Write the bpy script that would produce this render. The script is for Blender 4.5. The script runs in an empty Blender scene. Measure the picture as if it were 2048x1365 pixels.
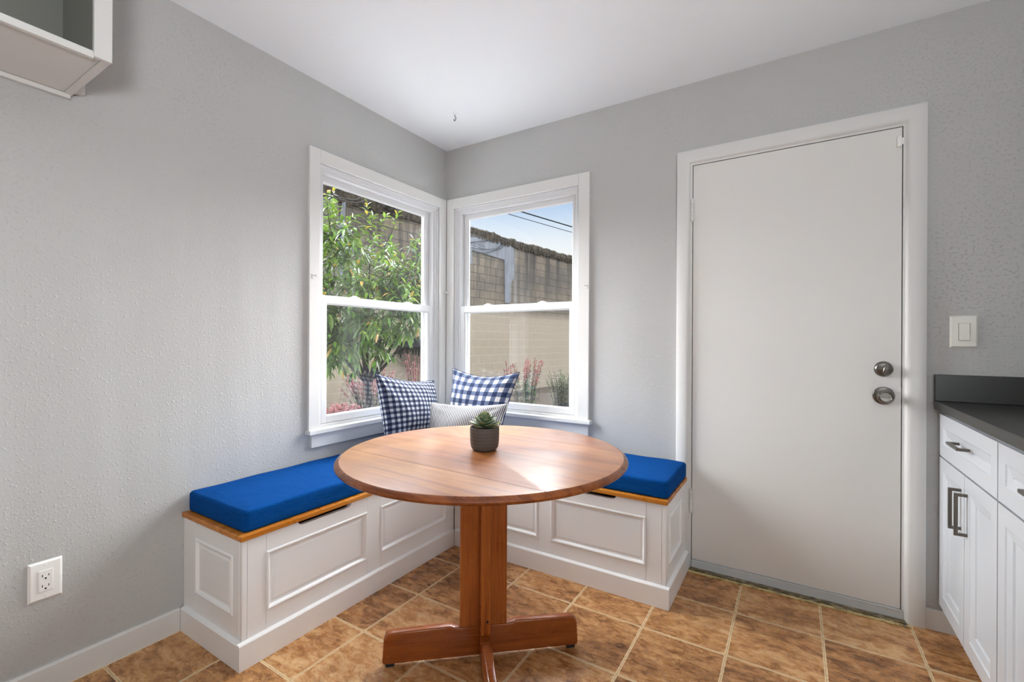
import bpy, bmesh, math, random
from mathutils import Vector, Matrix
random.seed(7)
scn = bpy.context.scene
COL = scn.collection
PI = math.pi

# ------------------------------------------------------------------ camera
CAM_F, CAM_YAW, CAM_ROLL = 911.549, 0.5556, 0.0047
CAM_P = Vector((2.0679, -2.4536, 1.1498))
cd = bpy.data.cameras.new('camera')
cam = bpy.data.objects.new('camera', cd); COL.objects.link(cam)
cd.sensor_width = 36.0
cd.lens = CAM_F / 2048 * 36
cd.clip_start = 0.02
cam.matrix_world = Matrix.Translation(CAM_P) @ Matrix.Rotation(CAM_YAW, 4, 'Z') @ Matrix.Rotation(PI / 2, 4, 'X') @ Matrix.Rotation(CAM_ROLL, 4, 'Z')
scn.camera = cam

def ray(u, v):
    """world direction (depth 1) of a point measured on the photograph, used to survey where far things stand"""
    a, b = u - 1024, v - 682.2
    c, s = math.cos(CAM_ROLL), math.sin(CAM_ROLL)
    a, b = a * c + b * s, -a * s + b * c
    rt, up = a / CAM_F, -b / CAM_F
    cy, sy = math.cos(-CAM_YAW), math.sin(-CAM_YAW)
    return Vector((sy + rt * cy, cy - rt * sy, up))

def at(u, v, depth):
    return CAM_P + ray(u, v) * depth

# ------------------------------------------------------------------ helpers
def tag(o, label=None, cat=None, group=None, kind=None):
    if label: o['label'] = label
    if cat: o['category'] = cat
    if group: o['group'] = group
    if kind: o['kind'] = kind
    return o

def empty(name, loc, label=None, cat=None, group=None, kind=None):
    o = bpy.data.objects.new(name, None); COL.objects.link(o)
    o.location = loc; o.empty_display_size = 0.05
    return tag(o, label, cat, group, kind)

def link(name, bm, mat, parent=None, smooth=None, mats=None):
    bmesh.ops.recalc_face_normals(bm, faces=bm.faces[:])
    me = bpy.data.meshes.new(name)
    bm.to_mesh(me); bm.free()
    o = bpy.data.objects.new(name, me); COL.objects.link(o)
    for m in (mats or [mat]): me.materials.append(m)
    if smooth is not None:
        me.shade_smooth()
        if smooth < 180: me.set_sharp_from_angle(angle=math.radians(smooth))
    if parent is not None:
        o.parent = parent
        o.matrix_parent_inverse = Matrix.Translation(parent_loc(parent)).inverted()
    return o

def parent_loc(p):
    v = Vector((0, 0, 0))
    while p is not None:
        v = v + Vector(p.location); p = p.parent
    return v

def sub(o, parent):
    o.parent = parent
    o.matrix_parent_inverse = Matrix.Identity(4)
    return o

def nb(): return bmesh.new()

def box(bm, lo, hi, bev=0.0, seg=2, m=None):
    t = bmesh.new()
    bmesh.ops.create_cube(t, size=1)
    lo, hi = Vector(lo), Vector(hi)
    lo, hi = Vector(map(min, lo, hi)), Vector(map(max, lo, hi))
    for v in t.verts:
        v.co = Vector(((v.co[i] + .5) * (hi[i] - lo[i]) + lo[i] for i in range(3)))
    if bev > 0:
        bmesh.ops.bevel(t, geom=t.edges[:], offset=bev, segments=seg, affect='EDGES', profile=0.5)
    join(bm, t, m)

def join(bm, t, m=None):
    vm = {}
    for v in t.verts:
        vm[v] = bm.verts.new(m(*v.co) if m else v.co)
    for f in t.faces:
        try: nf = bm.faces.new([vm[v] for v in f.verts]); nf.smooth = f.smooth; nf.material_index = f.material_index
        except ValueError: pass
    t.free()

def prism(bm, poly, lo, hi, m=None, bev=0.0, seg=2, bev_top_only=False):
    """poly: 2D points (a,z); extruded from lo to hi along d; m(a,d,z)"""
    t = bmesh.new()
    A = [t.verts.new((p[0], lo, p[1])) for p in poly]
    B = [t.verts.new((p[0], hi, p[1])) for p in poly]
    t.faces.new(A); t.faces.new(B[::-1])
    n = len(poly)
    for i in range(n):
        t.faces.new((A[i], B[i], B[(i + 1) % n], A[(i + 1) % n]))
    if bev > 0:
        bmesh.ops.recalc_face_normals(t, faces=t.faces[:])
        es = [e for e in t.edges if abs(e.verts[0].co.y - e.verts[1].co.y) < 1e-6]
        bmesh.ops.bevel(t, geom=es, offset=bev, segments=seg, affect='EDGES', profile=0.5)
    join(bm, t, m)

def loops_rect(bm, a0, a1, z0, z1, prof, m, fill=True):
    """concentric rectangles: prof is a list of (inset, d)"""
    rings = []
    for ins, d in prof:
        rings.append([bm.verts.new(m(a, d, z)) for a, z in ((a0 + ins, z0 + ins), (a1 - ins, z0 + ins), (a1 - ins, z1 - ins), (a0 + ins, z1 - ins))])
    for r, s in zip(rings, rings[1:]):
        for i in range(4):
            j = (i + 1) % 4
            bm.faces.new((r[i], r[j], s[j], s[i]))
    if fill: bm.faces.new(rings[-1])
    return rings

def lathe(bm, prof, c, n=48, axis='z', m=None):
    """prof: list of (r, h)"""
    rings = []
    for r, h in prof:
        ring = []
        for i in range(n):
            a = 2 * PI * i / n
            if r < 1e-6 and ring: ring.append(ring[0]); continue
            x, y = r * math.cos(a), r * math.sin(a)
            p = {'z': (x, y, h), 'y': (x, h, y), 'x': (h, x, y)}[axis]
            p = Vector(p) + Vector(c)
            ring.append(bm.verts.new(m(*p) if m else p))
        rings.append(ring)
    for r, s in zip(rings, rings[1:]):
        for i in range(n):
            j = (i + 1) % n
            q = []
            for v in (r[i], r[j], s[j], s[i]):
                if v not in q: q.append(v)
            if len(q) >= 3:
                try: bm.faces.new(q)
                except ValueError: pass
    for ring, (r, h) in ((rings[0], prof[0]), (rings[-1], prof[-1])):
        if r >= 1e-6:
            try: bm.faces.new(ring)
            except ValueError: pass

def tube(bm, pts, rad, n=8, taper=None):
    pts = [Vector(p) for p in pts]
    rings = []
    for i, p in enumerate(pts):
        d = (pts[min(i + 1, len(pts) - 1)] - pts[max(i - 1, 0)])
        if d.length < 1e-9: d = Vector((0, 0, 1))
        d.normalize()
        u = d.cross(Vector((0, 0, 1)))
        if u.length < 1e-3: u = d.cross(Vector((1, 0, 0)))
        u.normalize(); w = d.cross(u)
        r = rad if taper is None else rad + (taper - rad) * i / max(1, len(pts) - 1)
        rings.append([bm.verts.new(p + (u * math.cos(2 * PI * k / n) + w * math.sin(2 * PI * k / n)) * r) for k in range(n)])
    for r, s in zip(rings, rings[1:]):
        for i in range(n):
            bm.faces.new((r[i], r[(i + 1) % n], s[(i + 1) % n], s[i]))
    bm.faces.new(rings[0]); bm.faces.new(rings[-1])

def smoothpath(pts, k=6):
    pts = [Vector(p) for p in pts]
    out = []
    for i in range(len(pts) - 1):
        p0, p1, p2, p3 = pts[max(i - 1, 0)], pts[i], pts[i + 1], pts[min(i + 2, len(pts) - 1)]
        for j in range(k):
            t = j / k
            out.append(.5 * ((2 * p1) + (p2 - p0) * t + (2 * p0 - 5 * p1 + 4 * p2 - p3) * t * t + (3 * p1 - p0 - 3 * p2 + p3) * t ** 3))
    out.append(pts[-1])
    return out

# ------------------------------------------------------------------ materials
def lin(c):
    return tuple(((x / 255) / 12.92 if x / 255 <= .04045 else ((x / 255 + .055) / 1.055) ** 2.4) for x in c)

DK = .34
def dk(*c): return tuple(x * DK for x in lin(c))     # outdoor colours darkened to offset the boosted sky light

class NT:
    def __init__(s, mat):
        mat.use_nodes = True
        s.t = mat.node_tree; s.n = s.t.nodes; s.l = s.t.links
        s.n.clear()
        s.out = s.n.new('ShaderNodeOutputMaterial')
    def new(s, typ, **kw):
        n = s.n.new(typ)
        for k, v in kw.items():
            if k.startswith('_'): setattr(n, k[1:], v)
        return n
    def set(s, sock, v):
        if isinstance(v, bpy.types.NodeSocket): s.l.new(v, sock)
        elif isinstance(v, (tuple, list)) and len(v) == 3 and sock.type == 'RGBA': sock.default_value = (*v, 1)
        else: sock.default_value = v
    def math(s, op, a, b=None, c=None, clamp=False):
        n = s.n.new('ShaderNodeMath'); n.operation = op; n.use_clamp = clamp
        for i, x in enumerate((a, b, c)):
            if x is not None: s.set(n.inputs[i], x)
        return n.outputs[0]
    def mix(s, f, a, b, typ='MIX'):
        n = s.n.new('ShaderNodeMix'); n.data_type = 'RGBA'; n.blend_type = typ
        s.set(n.inputs['Factor'], f); s.set(n.inputs[6], a); s.set(n.inputs[7], b)
        return n.outputs[2]
    def ramp(s, f, stops, interp='LINEAR'):
        n = s.n.new('ShaderNodeValToRGB'); s.set(n.inputs[0], f)
        cr = n.color_ramp; cr.interpolation = interp
        while len(cr.elements) > 1: cr.elements.remove(cr.elements[-1])
        for i, (p, c) in enumerate(stops):
            e = cr.elements[0] if i == 0 else cr.elements.new(p)
            e.position = p
            if not isinstance(c, (tuple, list)): c = (c, c, c)
            e.color = (*c, 1)
        return n.outputs[0]
    def maprange(s, v, a, b, c=0.0, d=1.0, smooth=False):
        n = s.n.new('ShaderNodeMapRange'); n.interpolation_type = 'SMOOTHSTEP' if smooth else 'LINEAR'
        for i, x in enumerate((v, a, b, c, d)): s.set(n.inputs[i], x)
        return n.outputs[0]
    def coord(s, kind='Object'):
        return s.n.new('ShaderNodeTexCoord').outputs[kind]
    def mapping(s, v, scale=(1, 1, 1), loc=(0, 0, 0), rot=(0, 0, 0)):
        n = s.n.new('ShaderNodeMapping'); s.l.new(v, n.inputs[0])
        n.inputs['Location'].default_value = loc; n.inputs['Rotation'].default_value = rot; n.inputs['Scale'].default_value = scale
        return n.outputs[0]
    def noise(s, v, scale, detail=3, rough=.5, dist=0.0):
        n = s.n.new('ShaderNodeTexNoise')
        if v is not None: s.l.new(v, n.inputs['Vector'])
        n.inputs['Scale'].default_value = scale; n.inputs['Detail'].default_value = detail
        n.inputs['Roughness'].default_value = rough; n.inputs['Distortion'].default_value = dist
        return n.outputs['Fac']
    def sep(s, v):
        n = s.n.new('ShaderNodeSeparateXYZ'); s.l.new(v, n.inputs[0]); return n.outputs
    def comb(s, x, y, z):
        n = s.n.new('ShaderNodeCombineXYZ')
        for i, q in enumerate((x, y, z)): s.set(n.inputs[i], q)
        return n.outputs[0]
    def bump(s, h, strength=.3, dist=.01, normal=None):
        n = s.n.new('ShaderNodeBump'); s.l.new(h, n.inputs['Height'])
        n.inputs['Strength'].default_value = strength; n.inputs['Distance'].default_value = dist
        if normal is not None: s.l.new(normal, n.inputs['Normal'])
        return n.outputs[0]
    def bsdf(s, col=None, rough=.5, metal=0.0, spec=.5, normal=None, **kw):
        n = s.n.new('ShaderNodeBsdfPrincipled')
        if col is not None: s.set(n.inputs['Base Color'], col)
        s.set(n.inputs['Roughness'], rough); s.set(n.inputs['Metallic'], metal)
        s.set(n.inputs['Specular IOR Level'], spec)
        if normal is not None: s.l.new(normal, n.inputs['Normal'])
        for k, v in kw.items(): s.set(n.inputs[k], v)
        s.l.new(n.outputs[0], s.out.inputs[0])
        return n

def newmat(name):
    m = bpy.data.materials.new(name); return m, NT(m)

def plain(name, col, rough=.5, metal=0.0, spec=.5, nscale=0, namp=.0, bump=0, bscale=80, bdist=.002):
    """a painted / plain surface with a slight procedural mottling"""
    m, t = newmat(name)
    c = t.coord()
    colr = col
    if nscale:
        colr = t.mix(t.noise(c, nscale, 4), tuple(x * (1 - namp) for x in col), tuple(min(1, x * (1 + namp)) for x in col))
    nrm = t.bump(t.noise(c, bscale, 3), bump, bdist) if bump else None
    t.bsdf(colr, rough, metal, spec, nrm)
    return m

def wall_paint(name, col, coarse=1.0, rough=.45):
    m, t = newmat(name)
    c = t.coord()
    h1 = t.noise(c, 92, 3, .6)
    h2 = t.noise(c, 190, 2, .5)
    patch = t.maprange(t.noise(c, 1.7, 2), .38, .62, .35, 1.0, True)
    hh = t.math('ADD', t.maprange(h1, .54, .70, 0, 1, True), t.math('MULTIPLY', h2, .35))
    hh = t.math('MULTIPLY', hh, patch)
    nrm = t.bump(hh, .44 * coarse, .004)
    nrm = t.bump(t.noise(t.mapping(c, scale=(3, 3, .45)), 1.6, 2, .5), .2, .05, nrm)
    col2 = t.mix(t.noise(c, 3, 4), tuple(x * .97 for x in col), tuple(min(1, x * 1.03) for x in col))
    t.bsdf(col2, rough, 0, .5, nrm)
    return m

M = {}
M['wall'] = wall_paint('grey_wall_paint', lin((184, 184, 182)))
M['ceiling'] = plain('ceiling_paint', lin((244, 248, 251)), .6, nscale=2, namp=.015, bump=.12, bscale=70, bdist=.003)
M['trim'] = plain('white_trim_gloss', lin((217, 216, 213)), .42, nscale=5, namp=.02, bump=.08, bscale=35, bdist=.002)
M['vinyl'] = plain('white_vinyl', lin((216, 216, 216)), .45, nscale=3, namp=.01)
M['door'] = plain('white_door_paint', lin((222, 220, 216)), .42, nscale=3, namp=.025, bump=.1, bscale=26, bdist=.002)
M['bench'] = plain('white_bench_paint', lin((240, 240, 240)), .3, nscale=8, namp=.015)
M['cab'] = plain('white_cabinet_lacquer', lin((202, 205, 209)), .25, nscale=3, namp=.008)
M['cupboard_in'] = plain('cupboard_shade_grey', lin((122, 122, 115)), .6, nscale=4, namp=.03)  # darker grey carries the shade of the unlit interior
M['dark'] = plain('dark_gap', (.01, .01, .01), .8, nscale=20, namp=.2)
M['steel'] = plain('satin_nickel', lin((128, 124, 118)), .28, 1.0, nscale=30, namp=.08)
M['pull'] = plain('pewter_pull', lin((118, 113, 106)), .35, 1.0, nscale=40, namp=.06)
M['plate'] = plain('ivory_plate_plastic', lin((228, 227, 218)), .35, nscale=12, namp=.01)
M['platew'] = plain('white_plate_plastic', lin((240, 239, 236)), .35, nscale=12, namp=.01)
M['slot'] = plain('slot_black', (.006, .006, .006), .6, nscale=30, namp=.2)
M['alu'] = plain('aluminium_strip', lin((206, 212, 216)), .4, .1, nscale=18, namp=.05)
M['black'] = plain('black_rubber', (.012, .012, .013), .55, nscale=20, namp=.2)
M['cable'] = plain('cable_grey', lin((30, 31, 35)), .9, spec=.05, nscale=30, namp=.15)
M['cable_black'] = plain('cable_black', lin((10, 10, 10)), .9, spec=.05, nscale=30, namp=.2)

def wood(name, c_dark, c_mid, c_light, axis, rough=.3, scale=1.0, coat=0.0, streak=1.0, rot=0.0, wear=False):
    m, t = newmat(name)
    c = t.coord()
    if rot: c = t.mapping(c, rot=(0, 0, rot))
    s = [22, 22, 22]; s['xyz'.index(axis)] = 1.3
    v = t.mapping(c, scale=tuple(x * scale for x in s))
    n1 = t.noise(v, 1.0, 6, .6, .8)
    s2 = [150, 150, 150]; s2['xyz'.index(axis)] = 5
    n2 = t.noise(t.mapping(c, scale=tuple(x * scale for x in s2)), 1.0, 3, .6)
    n3 = t.noise(c, 3.5 * scale, 3)
    f = t.math('ADD', t.math('MULTIPLY', n1, .6), t.math('ADD', t.math('MULTIPLY', n2, .25 * streak), t.math('MULTIPLY', n3, .25)))
    col = t.ramp(f, [(.36, c_dark), (.52, c_mid), (.7, c_light)])
    r = t.maprange(t.noise(c, 9, 4), .35, .65, rough * .8, rough * 1.3)
    if wear:
        w = t.maprange(t.noise(t.mapping(c, scale=(1, 2.2, 1)), 3.1, 4, .6, .4), .40, .75, 0, .6, True)
        r = t.math('ADD', r, t.math('MULTIPLY', w, .12))
        col = t.mix(t.math('MULTIPLY', w, .4), col, tuple(min(1, x * 1.15 + .03) for x in c_light))
        sc = t.noise(t.mapping(c, scale=(3, 60, 3), rot=(0, 0, .6)), 1.0, 5, .7)
        col = t.mix(t.maprange(sc, .66, .76, 0, .35), col, tuple(x * .5 for x in c_dark))
    nrm = t.bump(n2, .06, .001)
    t.bsdf(col, r, 0, .75 if wear else .5, nrm, **({'Coat Weight': coat, 'Coat Roughness': .3, 'Coat IOR': 1.6} if coat else {}))
    return m

M['top'] = wood('table_top_wood', lin((118, 56, 14)), lin((176, 98, 34)), lin((214, 142, 64)), 'x', .38, 1.0, coat=1.0, rot=.04, wear=True)
M['rim'] = wood('table_rim_wood', lin((84, 38, 14)), lin((120, 60, 24)), lin((158, 88, 40)), 'x', .28)
M['post'] = wood('pedestal_wood', lin((92, 40, 10)), lin((146, 72, 22)), lin((178, 98, 36)), 'z', .3, 1.3, streak=1.6)
M['foot'] = wood('foot_wood', lin((88, 38, 11)), lin((136, 66, 22)), lin((164, 88, 34)), 'x', .26, 1.3, rot=-.72, streak=1.4)
M['seat'] = wood('honey_seat_wood', lin((150, 82, 20)), lin((186, 112, 34)), lin((208, 138, 52)), 'y', .3)
M['seat2'] = wood('honey_seat_wood_cross', lin((150, 82, 20)), lin((186, 112, 34)), lin((208, 138, 52)), 'x', .3)

def fabric(name, colf, rough=.85, weave=900, bstr=.25, wrinkle=0.0, spec=.2, sheen=.05):
    m, t = newmat(name)
    uv = t.coord('UV')
    col = colf(t, uv)
    x, y, z = t.sep(t.mapping(t.coord(), scale=(weave,) * 3))
    w = t.math('MULTIPLY', t.math('SINE', t.math('ADD', x, z)), t.math('SINE', t.math('ADD', y, z)))
    n = t.noise(t.coord(), 260, 2)
    h = t.math('ADD', t.math('MULTIPLY', w, .3), n)
    nrm = t.bump(h, bstr, .0008)
    if wrinkle:
        nrm = t.bump(t.noise(t.mapping(t.coord(), scale=(1, 1, 2.2)), 9, 3, .5, .6), wrinkle, .02, nrm)
    t.bsdf(col, rough, 0, spec, nrm, **{'Sheen Weight': sheen})
    return m

def blue_col(t, uv):
    c = t.coord()
    return t.mix(t.noise(c, 420, 2), lin((3, 56, 118)), lin((12, 80, 152)))
M['blue'] = fabric('royal_blue_cloth', blue_col, .95, 1500, .35, .3, .06, 0.0)

def gingham(pitch_u, pitch_v, dark, mid, light, off=0.0):
    def f(t, uv):
        u, v, _ = t.sep(uv)
        def st(q, p):
            fr = t.math('FRACT', t.math('ADD', t.math('DIVIDE', q, p), off))
            return t.maprange(t.math('ABSOLUTE', t.math('SUBTRACT', fr, .5)), .245, .255, 1, 0)
        a, b = st(u, pitch_u), st(v, pitch_v)
        s = t.math('ADD', a, b)
        col = t.mix(t.math('MINIMUM', s, 1.0), light, mid)
        col = t.mix(t.math('MULTIPLY', a, b), col, dark)
        return t.mix(t.math('MULTIPLY', t.noise(t.coord(), 500, 2), .25), col, mid)
    return f
M['check_small'] = fabric('small_navy_gingham', gingham(.0335, .0335, lin((16, 22, 46)), lin((84, 92, 116)), lin((200, 203, 206))), .9, 1400, .2, .1)
M['check_large'] = fabric('large_navy_gingham', gingham(.066, .066, lin((14, 30, 66)), lin((88, 98, 122)), lin((208, 203, 198)), .1), .9, 1400, .2, .1)
def ticking(t, uv):
    u, v, _ = t.sep(uv)
    fr = t.math('FRACT', t.math('DIVIDE', u, .0107))
    s = t.maprange(t.math('ABSOLUTE', t.math('SUBTRACT', fr, .5)), .17, .2, 1, 0)
    return t.mix(s, lin((208, 206, 203)), lin((44, 52, 74)))
M['ticking'] = fabric('navy_ticking_stripe', ticking, .9, 1400, .2, .08)

M['piping'] = plain('navy_piping', lin((24, 34, 66)), .9, spec=.1, nscale=200, namp=.2)
# floor
def mk_floor():
    m, t = newmat('brown_slate_vinyl_tile')
    c = t.coord(); x, y, z = t.sep(c)
    gx = t.math('DIVIDE', t.math('SUBTRACT', x, 1.549), .3077)
    gy = t.math('DIVIDE', t.math('ADD', y, .6165), .3075)
    def dist(g):
        fr = t.math('FRACT', t.math('ADD', g, .5))
        return t.math('MULTIPLY', t.math('ABSOLUTE', t.math('SUBTRACT', fr, .5)), .3076)
    wob = t.math('MULTIPLY', t.math('SUBTRACT', t.noise(c, 60, 2), .5), .0022)
    d = t.math('ADD', t.math('MINIMUM', dist(gx), dist(gy)), wob)
    cell = t.comb(t.math('FLOOR', gx), t.math('FLOOR', gy), 0.0)
    wn = t.n.new('ShaderNodeTexWhiteNoise'); t.l.new(cell, wn.inputs['Vector'])
    off = t.n.new('ShaderNodeVectorMath'); off.operation = 'MULTIPLY_ADD'
    t.l.new(wn.outputs['Color'], off.inputs[0]); off.inputs[1].default_value = (9, 9, 9); t.l.new(c, off.inputs[2])
    v = off.outputs[0]
    st = t.mapping(v, scale=(1, 2.1, 1), rot=(0, 0, .35))
    n1 = t.noise(st, 5, 8, .62, 1.2)
    n2 = t.noise(st, 17, 6, .7, .6)
    n3 = t.noise(v, 60, 4, .7)
    n4 = t.noise(t.mapping(st, scale=(1, 3, 1)), 90, 4, .75)
    f = t.math('ADD', t.math('MULTIPLY', n1, .4), t.math('ADD', t.math('MULTIPLY', n2, .35), t.math('ADD', t.math('MULTIPLY', n3, .16), t.math('MULTIPLY', n4, .16))))
    f = t.math('ADD', f, t.math('MULTIPLY', t.math('SUBTRACT', wn.outputs['Value'], .5), .07))
    col = t.ramp(f, [(.40, lin((80, 48, 24))), (.48, lin((142, 94, 52))), (.55, lin((190, 136, 82))), (.65, lin((222, 180, 128)))])
    rust = t.maprange(t.noise(st, 7, 5, .6, 1.5), .58, .72, 0, .55)
    col = t.mix(rust, col, lin((140, 76, 38)))
    ck = t.math('ABSOLUTE', t.math('SUBTRACT', t.noise(v, 9, 6, .65, 1.8), .5))
    crack = t.math('MULTIPLY', t.maprange(ck, .0, .009, 1, 0), t.maprange(t.noise(v, 4, 2), .46, .56, 0, .8))
    col = t.mix(crack, col, lin((56, 36, 22)))
    grout = t.maprange(d, .0042, .006, 1, 0)
    gcol = t.mix(t.maprange(d, .0005, .0013, 0, 1), lin((160, 130, 90)), lin((232, 204, 160)))
    col = t.mix(grout, col, gcol)
    h = t.math('SUBTRACT', t.math('ADD', n1, t.math('MULTIPLY', n3, .3)), t.math('MULTIPLY', grout, .5))
    h = t.math('SUBTRACT', h, crack)
    nrm = t.bump(h, .16, .004)
    r = t.maprange(n2, .35, .65, .2, .36)
    t.bsdf(col, r, 0, .5, nrm)
    return m
M['floor'] = mk_floor()

def mk_counter():
    m, t = newmat('charcoal_quartz')
    c = t.coord()
    col = t.mix(t.noise(c, 380, 3), lin((24, 24, 22)), lin((44, 44, 41)))
    t.bsdf(col, .32, 0, .5)
    return m
M['counter'] = mk_counter()

def mk_glass(name, tint=(1, 1, 1)):
    m, t = newmat(name)
    lw = t.n.new('ShaderNodeLayerWeight'); lw.inputs['Blend'].default_value = .5
    fac = t.math('MULTIPLY_ADD', t.math('POWER', lw.outputs['Facing'], 5.0), .95, .045, clamp=True)
    tr = t.n.new('ShaderNodeBsdfTransparent'); tr.inputs[0].default_value = (*tint, 1)
    gl = t.n.new('ShaderNodeBsdfGlossy'); gl.inputs['Roughness'].default_value = 0.0
    mx = t.n.new('ShaderNodeMixShader')
    t.l.new(fac, mx.inputs[0]); t.l.new(tr.outputs[0], mx.inputs[1]); t.l.new(gl.outputs[0], mx.inputs[2])
    t.l.new(mx.outputs[0], t.out.inputs[0])
    return m
M['glass'] = mk_glass('window_glass', (.985, .99, .988))

def mk_screen():
    m, t = newmat('insect_screen_mesh')
    df = t.n.new('ShaderNodeBsdfDiffuse'); df.inputs[0].default_value = (.12, .12, .12, 1)
    tr = t.n.new('ShaderNodeBsdfTransparent')
    mx = t.n.new('ShaderNodeMixShader')
    x, y, z = t.sep(t.coord())
    s = t.math('ADD', x, y)
    def th(q):
        fr = t.math('FRACT', t.math('DIVIDE', q, .0016))
        return t.maprange(fr, .12, .16, 1, 0)
    f = t.math('MAXIMUM', th(s), th(z))
    t.l.new(t.math('MULTIPLY', f, .35), mx.inputs[0])
    t.l.new(tr.outputs[0], mx.inputs[1]); t.l.new(df.outputs[0], mx.inputs[2]); t.l.new(mx.outputs[0], t.out.inputs[0])
    return m
M['screen'] = mk_screen()

def mk_threshold():
    m, t = newmat('worn_threshold')
    c = t.coord()
    n = t.noise(t.mapping(c, scale=(1, 4, 1)), 26, 5, .7, .8)
    col = t.ramp(n, [(.38, lin((44, 36, 24))), (.5, lin((110, 92, 58))), (.58, lin((150, 138, 112))), (.7, lin((196, 190, 176)))])
    t.bsdf(col, .6, 0, .4, t.bump(n, .4, .004))
    return m
M['threshold'] = mk_threshold()
def mk_brass():
    m, t = newmat('chipped_yellow_strip')
    c = t.coord()
    n = t.noise(c, 30, 5, .7, .5)
    col = t.ramp(n, [(.36, lin((92, 96, 92))), (.42, lin((150, 130, 84))), (.5, lin((202, 182, 124))), (.7, lin((214, 198, 146)))])
    t.bsdf(col, .5, .1, .5)
    return m
M['brass'] = mk_brass()

# outdoors
def mk_block():
    m, t = newmat('stained_concrete_block')
    c = t.coord(); x, y, z = t.sep(c)
    v = t.comb(x, z, 0.0)
    b = t.n.new('ShaderNodeTexBrick'); t.l.new(v, b.inputs['Vector'])
    b.inputs['Scale'].default_value = 1.0; b.inputs['Brick Width'].default_value = .4; b.inputs['Row Height'].default_value = .2
    b.inputs['Mortar Size'].default_value = .008; b.inputs['Mortar Smooth'].default_value = .3; b.inputs['Bias'].default_value = 0
    b.inputs['Color1'].default_value = (*dk(150, 136, 116), 1); b.inputs['Color2'].default_value = (*dk(132, 120, 104), 1)
    b.inputs['Mortar'].default_value = (*dk(104, 94, 80), 1)
    col = b.outputs['Color']
    col = t.mix(t.maprange(t.noise(c, 2.2, 5, .6), .35, .7, 0, .5), col, dk(160, 148, 128))
    hgt = t.maprange(z, 1.3, 3.6, 0, 1, True)
    strk = t.noise(t.mapping(c, scale=(2.4, 1, .26)), 1.3, 6, .68, .4)
    blot = t.math('MULTIPLY', t.maprange(t.noise(c, .9, 5, .7), .44, .62, 0, .75), t.maprange(z, 1.9, 2.7, 0, 1, True))
    col = t.mix(blot, col, dk(84, 78, 76))
    st = t.math('MULTIPLY', t.maprange(strk, .46, .58, 0, 1), hgt)
    col = t.mix(t.math('MULTIPLY', st, .9), col, dk(52, 46, 44))
    mort = t.math('MULTIPLY', b.outputs['Fac'], t.maprange(z, 1.2, 1.9, 0, 1))
    col = t.mix(t.math('MULTIPLY', mort, .9), col, dk(58, 50, 44))
    low = t.math('MULTIPLY', b.outputs['Fac'], t.maprange(z, 1.2, 1.6, .8, 0))
    col = t.mix(low, col, dk(176, 162, 140))
    clean = t.maprange(z, 1.72, 2.0, 1.0, 0.0, True)      # the lower courses were painted over in cleaner beige
    col = t.mix(t.math('MULTIPLY', clean, .8), col, t.mix(b.outputs['Fac'], dk(214, 198, 176), dk(232, 218, 196)))
    t.bsdf(col, .9, 0, .2, t.bump(t.math('ADD', t.noise(c, 45, 4), t.math('MULTIPLY', b.outputs['Fac'], -1.2)), .5, .01))
    return m
M['block'] = mk_block()
def mk_coping():
    m, t = newmat('mossy_coping')
    c = t.coord()
    n = t.noise(c, 13, 6, .75)
    col = t.ramp(n, [(.38, dk(38, 34, 28)), (.5, dk(74, 66, 54)), (.6, dk(104, 92, 74)), (.7, dk(122, 116, 104))])
    t.bsdf(col, .95, 0, .1, t.bump(n, .8, .03))
    return m
M['coping'] = mk_coping()
def mk_patch():
    m, t = newmat('pale_blue_patch_paint')
    c = t.coord()
    n = t.noise(t.mapping(c, scale=(3, 3, 1)), 2.4, 6, .65)
    col = t.ramp(n, [(.35, dk(118, 122, 132)), (.5, dk(138, 144, 158)), (.7, dk(158, 164, 176))])
    t.bsdf(col, .85, 0, .2)
    return m
M['patch'] = mk_patch()
M['render_grey'] = plain('grey_cement_render', dk(128, 124, 118), .9, spec=.2, nscale=4, namp=.15, bump=.3, bscale=30, bdist=.01)
M['siding'] = plain('house_siding', lin((170, 165, 155)), .8, nscale=3, namp=.05)
M['soil'] = plain('mulch_soil', dk(92, 78, 64), .95, spec=.1, nscale=16, namp=.5, bump=.8, bscale=40, bdist=.03)
M['bounce_slab'] = plain('grey_concrete', lin((150, 152, 154)), .85, spec=.2, nscale=2, namp=.1, bump=.2, bscale=60, bdist=.004)
M['bark'] = plain('bark', dk(62, 54, 48), .9, spec=.2, nscale=25, namp=.3, bump=.6, bscale=40, bdist=.01)
M['shade_form'] = plain('dark_shade_form', dk(56, 58, 64), .85, spec=.2, nscale=14, namp=.35)  # dark tone of the shadow modelled on the block wall
M['shade_fringe'] = plain('dark_shade_fringe', dk(44, 46, 40), .9, spec=.1, nscale=20, namp=.3)

def mk_leaf(name, gloss=.35, trans=.35, bright=.7):
    m, t = newmat(name)
    at_ = t.n.new('ShaderNodeAttribute'); at_.attribute_name = 'Col'
    col = t.mix(1.0, at_.outputs['Color'], (bright, bright, bright), 'MULTIPLY')
    p = t.n.new('ShaderNodeBsdfPrincipled'); t.l.new(col, p.inputs['Base Color'])
    p.inputs['Roughness'].default_value = gloss; p.inputs['Specular IOR Level'].default_value = .5
    tl = t.n.new('ShaderNodeBsdfTranslucent')
    t.l.new(t.mix(.5, col, (.10, .16, .012), 'MIX'), tl.inputs[0])
    mx = t.n.new('ShaderNodeMixShader'); mx.inputs[0].default_value = trans
    t.l.new(p.outputs[0], mx.inputs[1]); t.l.new(tl.outputs[0], mx.inputs[2]); t.l.new(mx.outputs[0], t.out.inputs[0])
    return m
M['leaf'] = mk_leaf('tree_leaf')
M['herb'] = mk_leaf('herb_leaf', .6, .25, .8)
M['flower'] = mk_leaf('flower_petal', .7, .2, 1.0)

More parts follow.
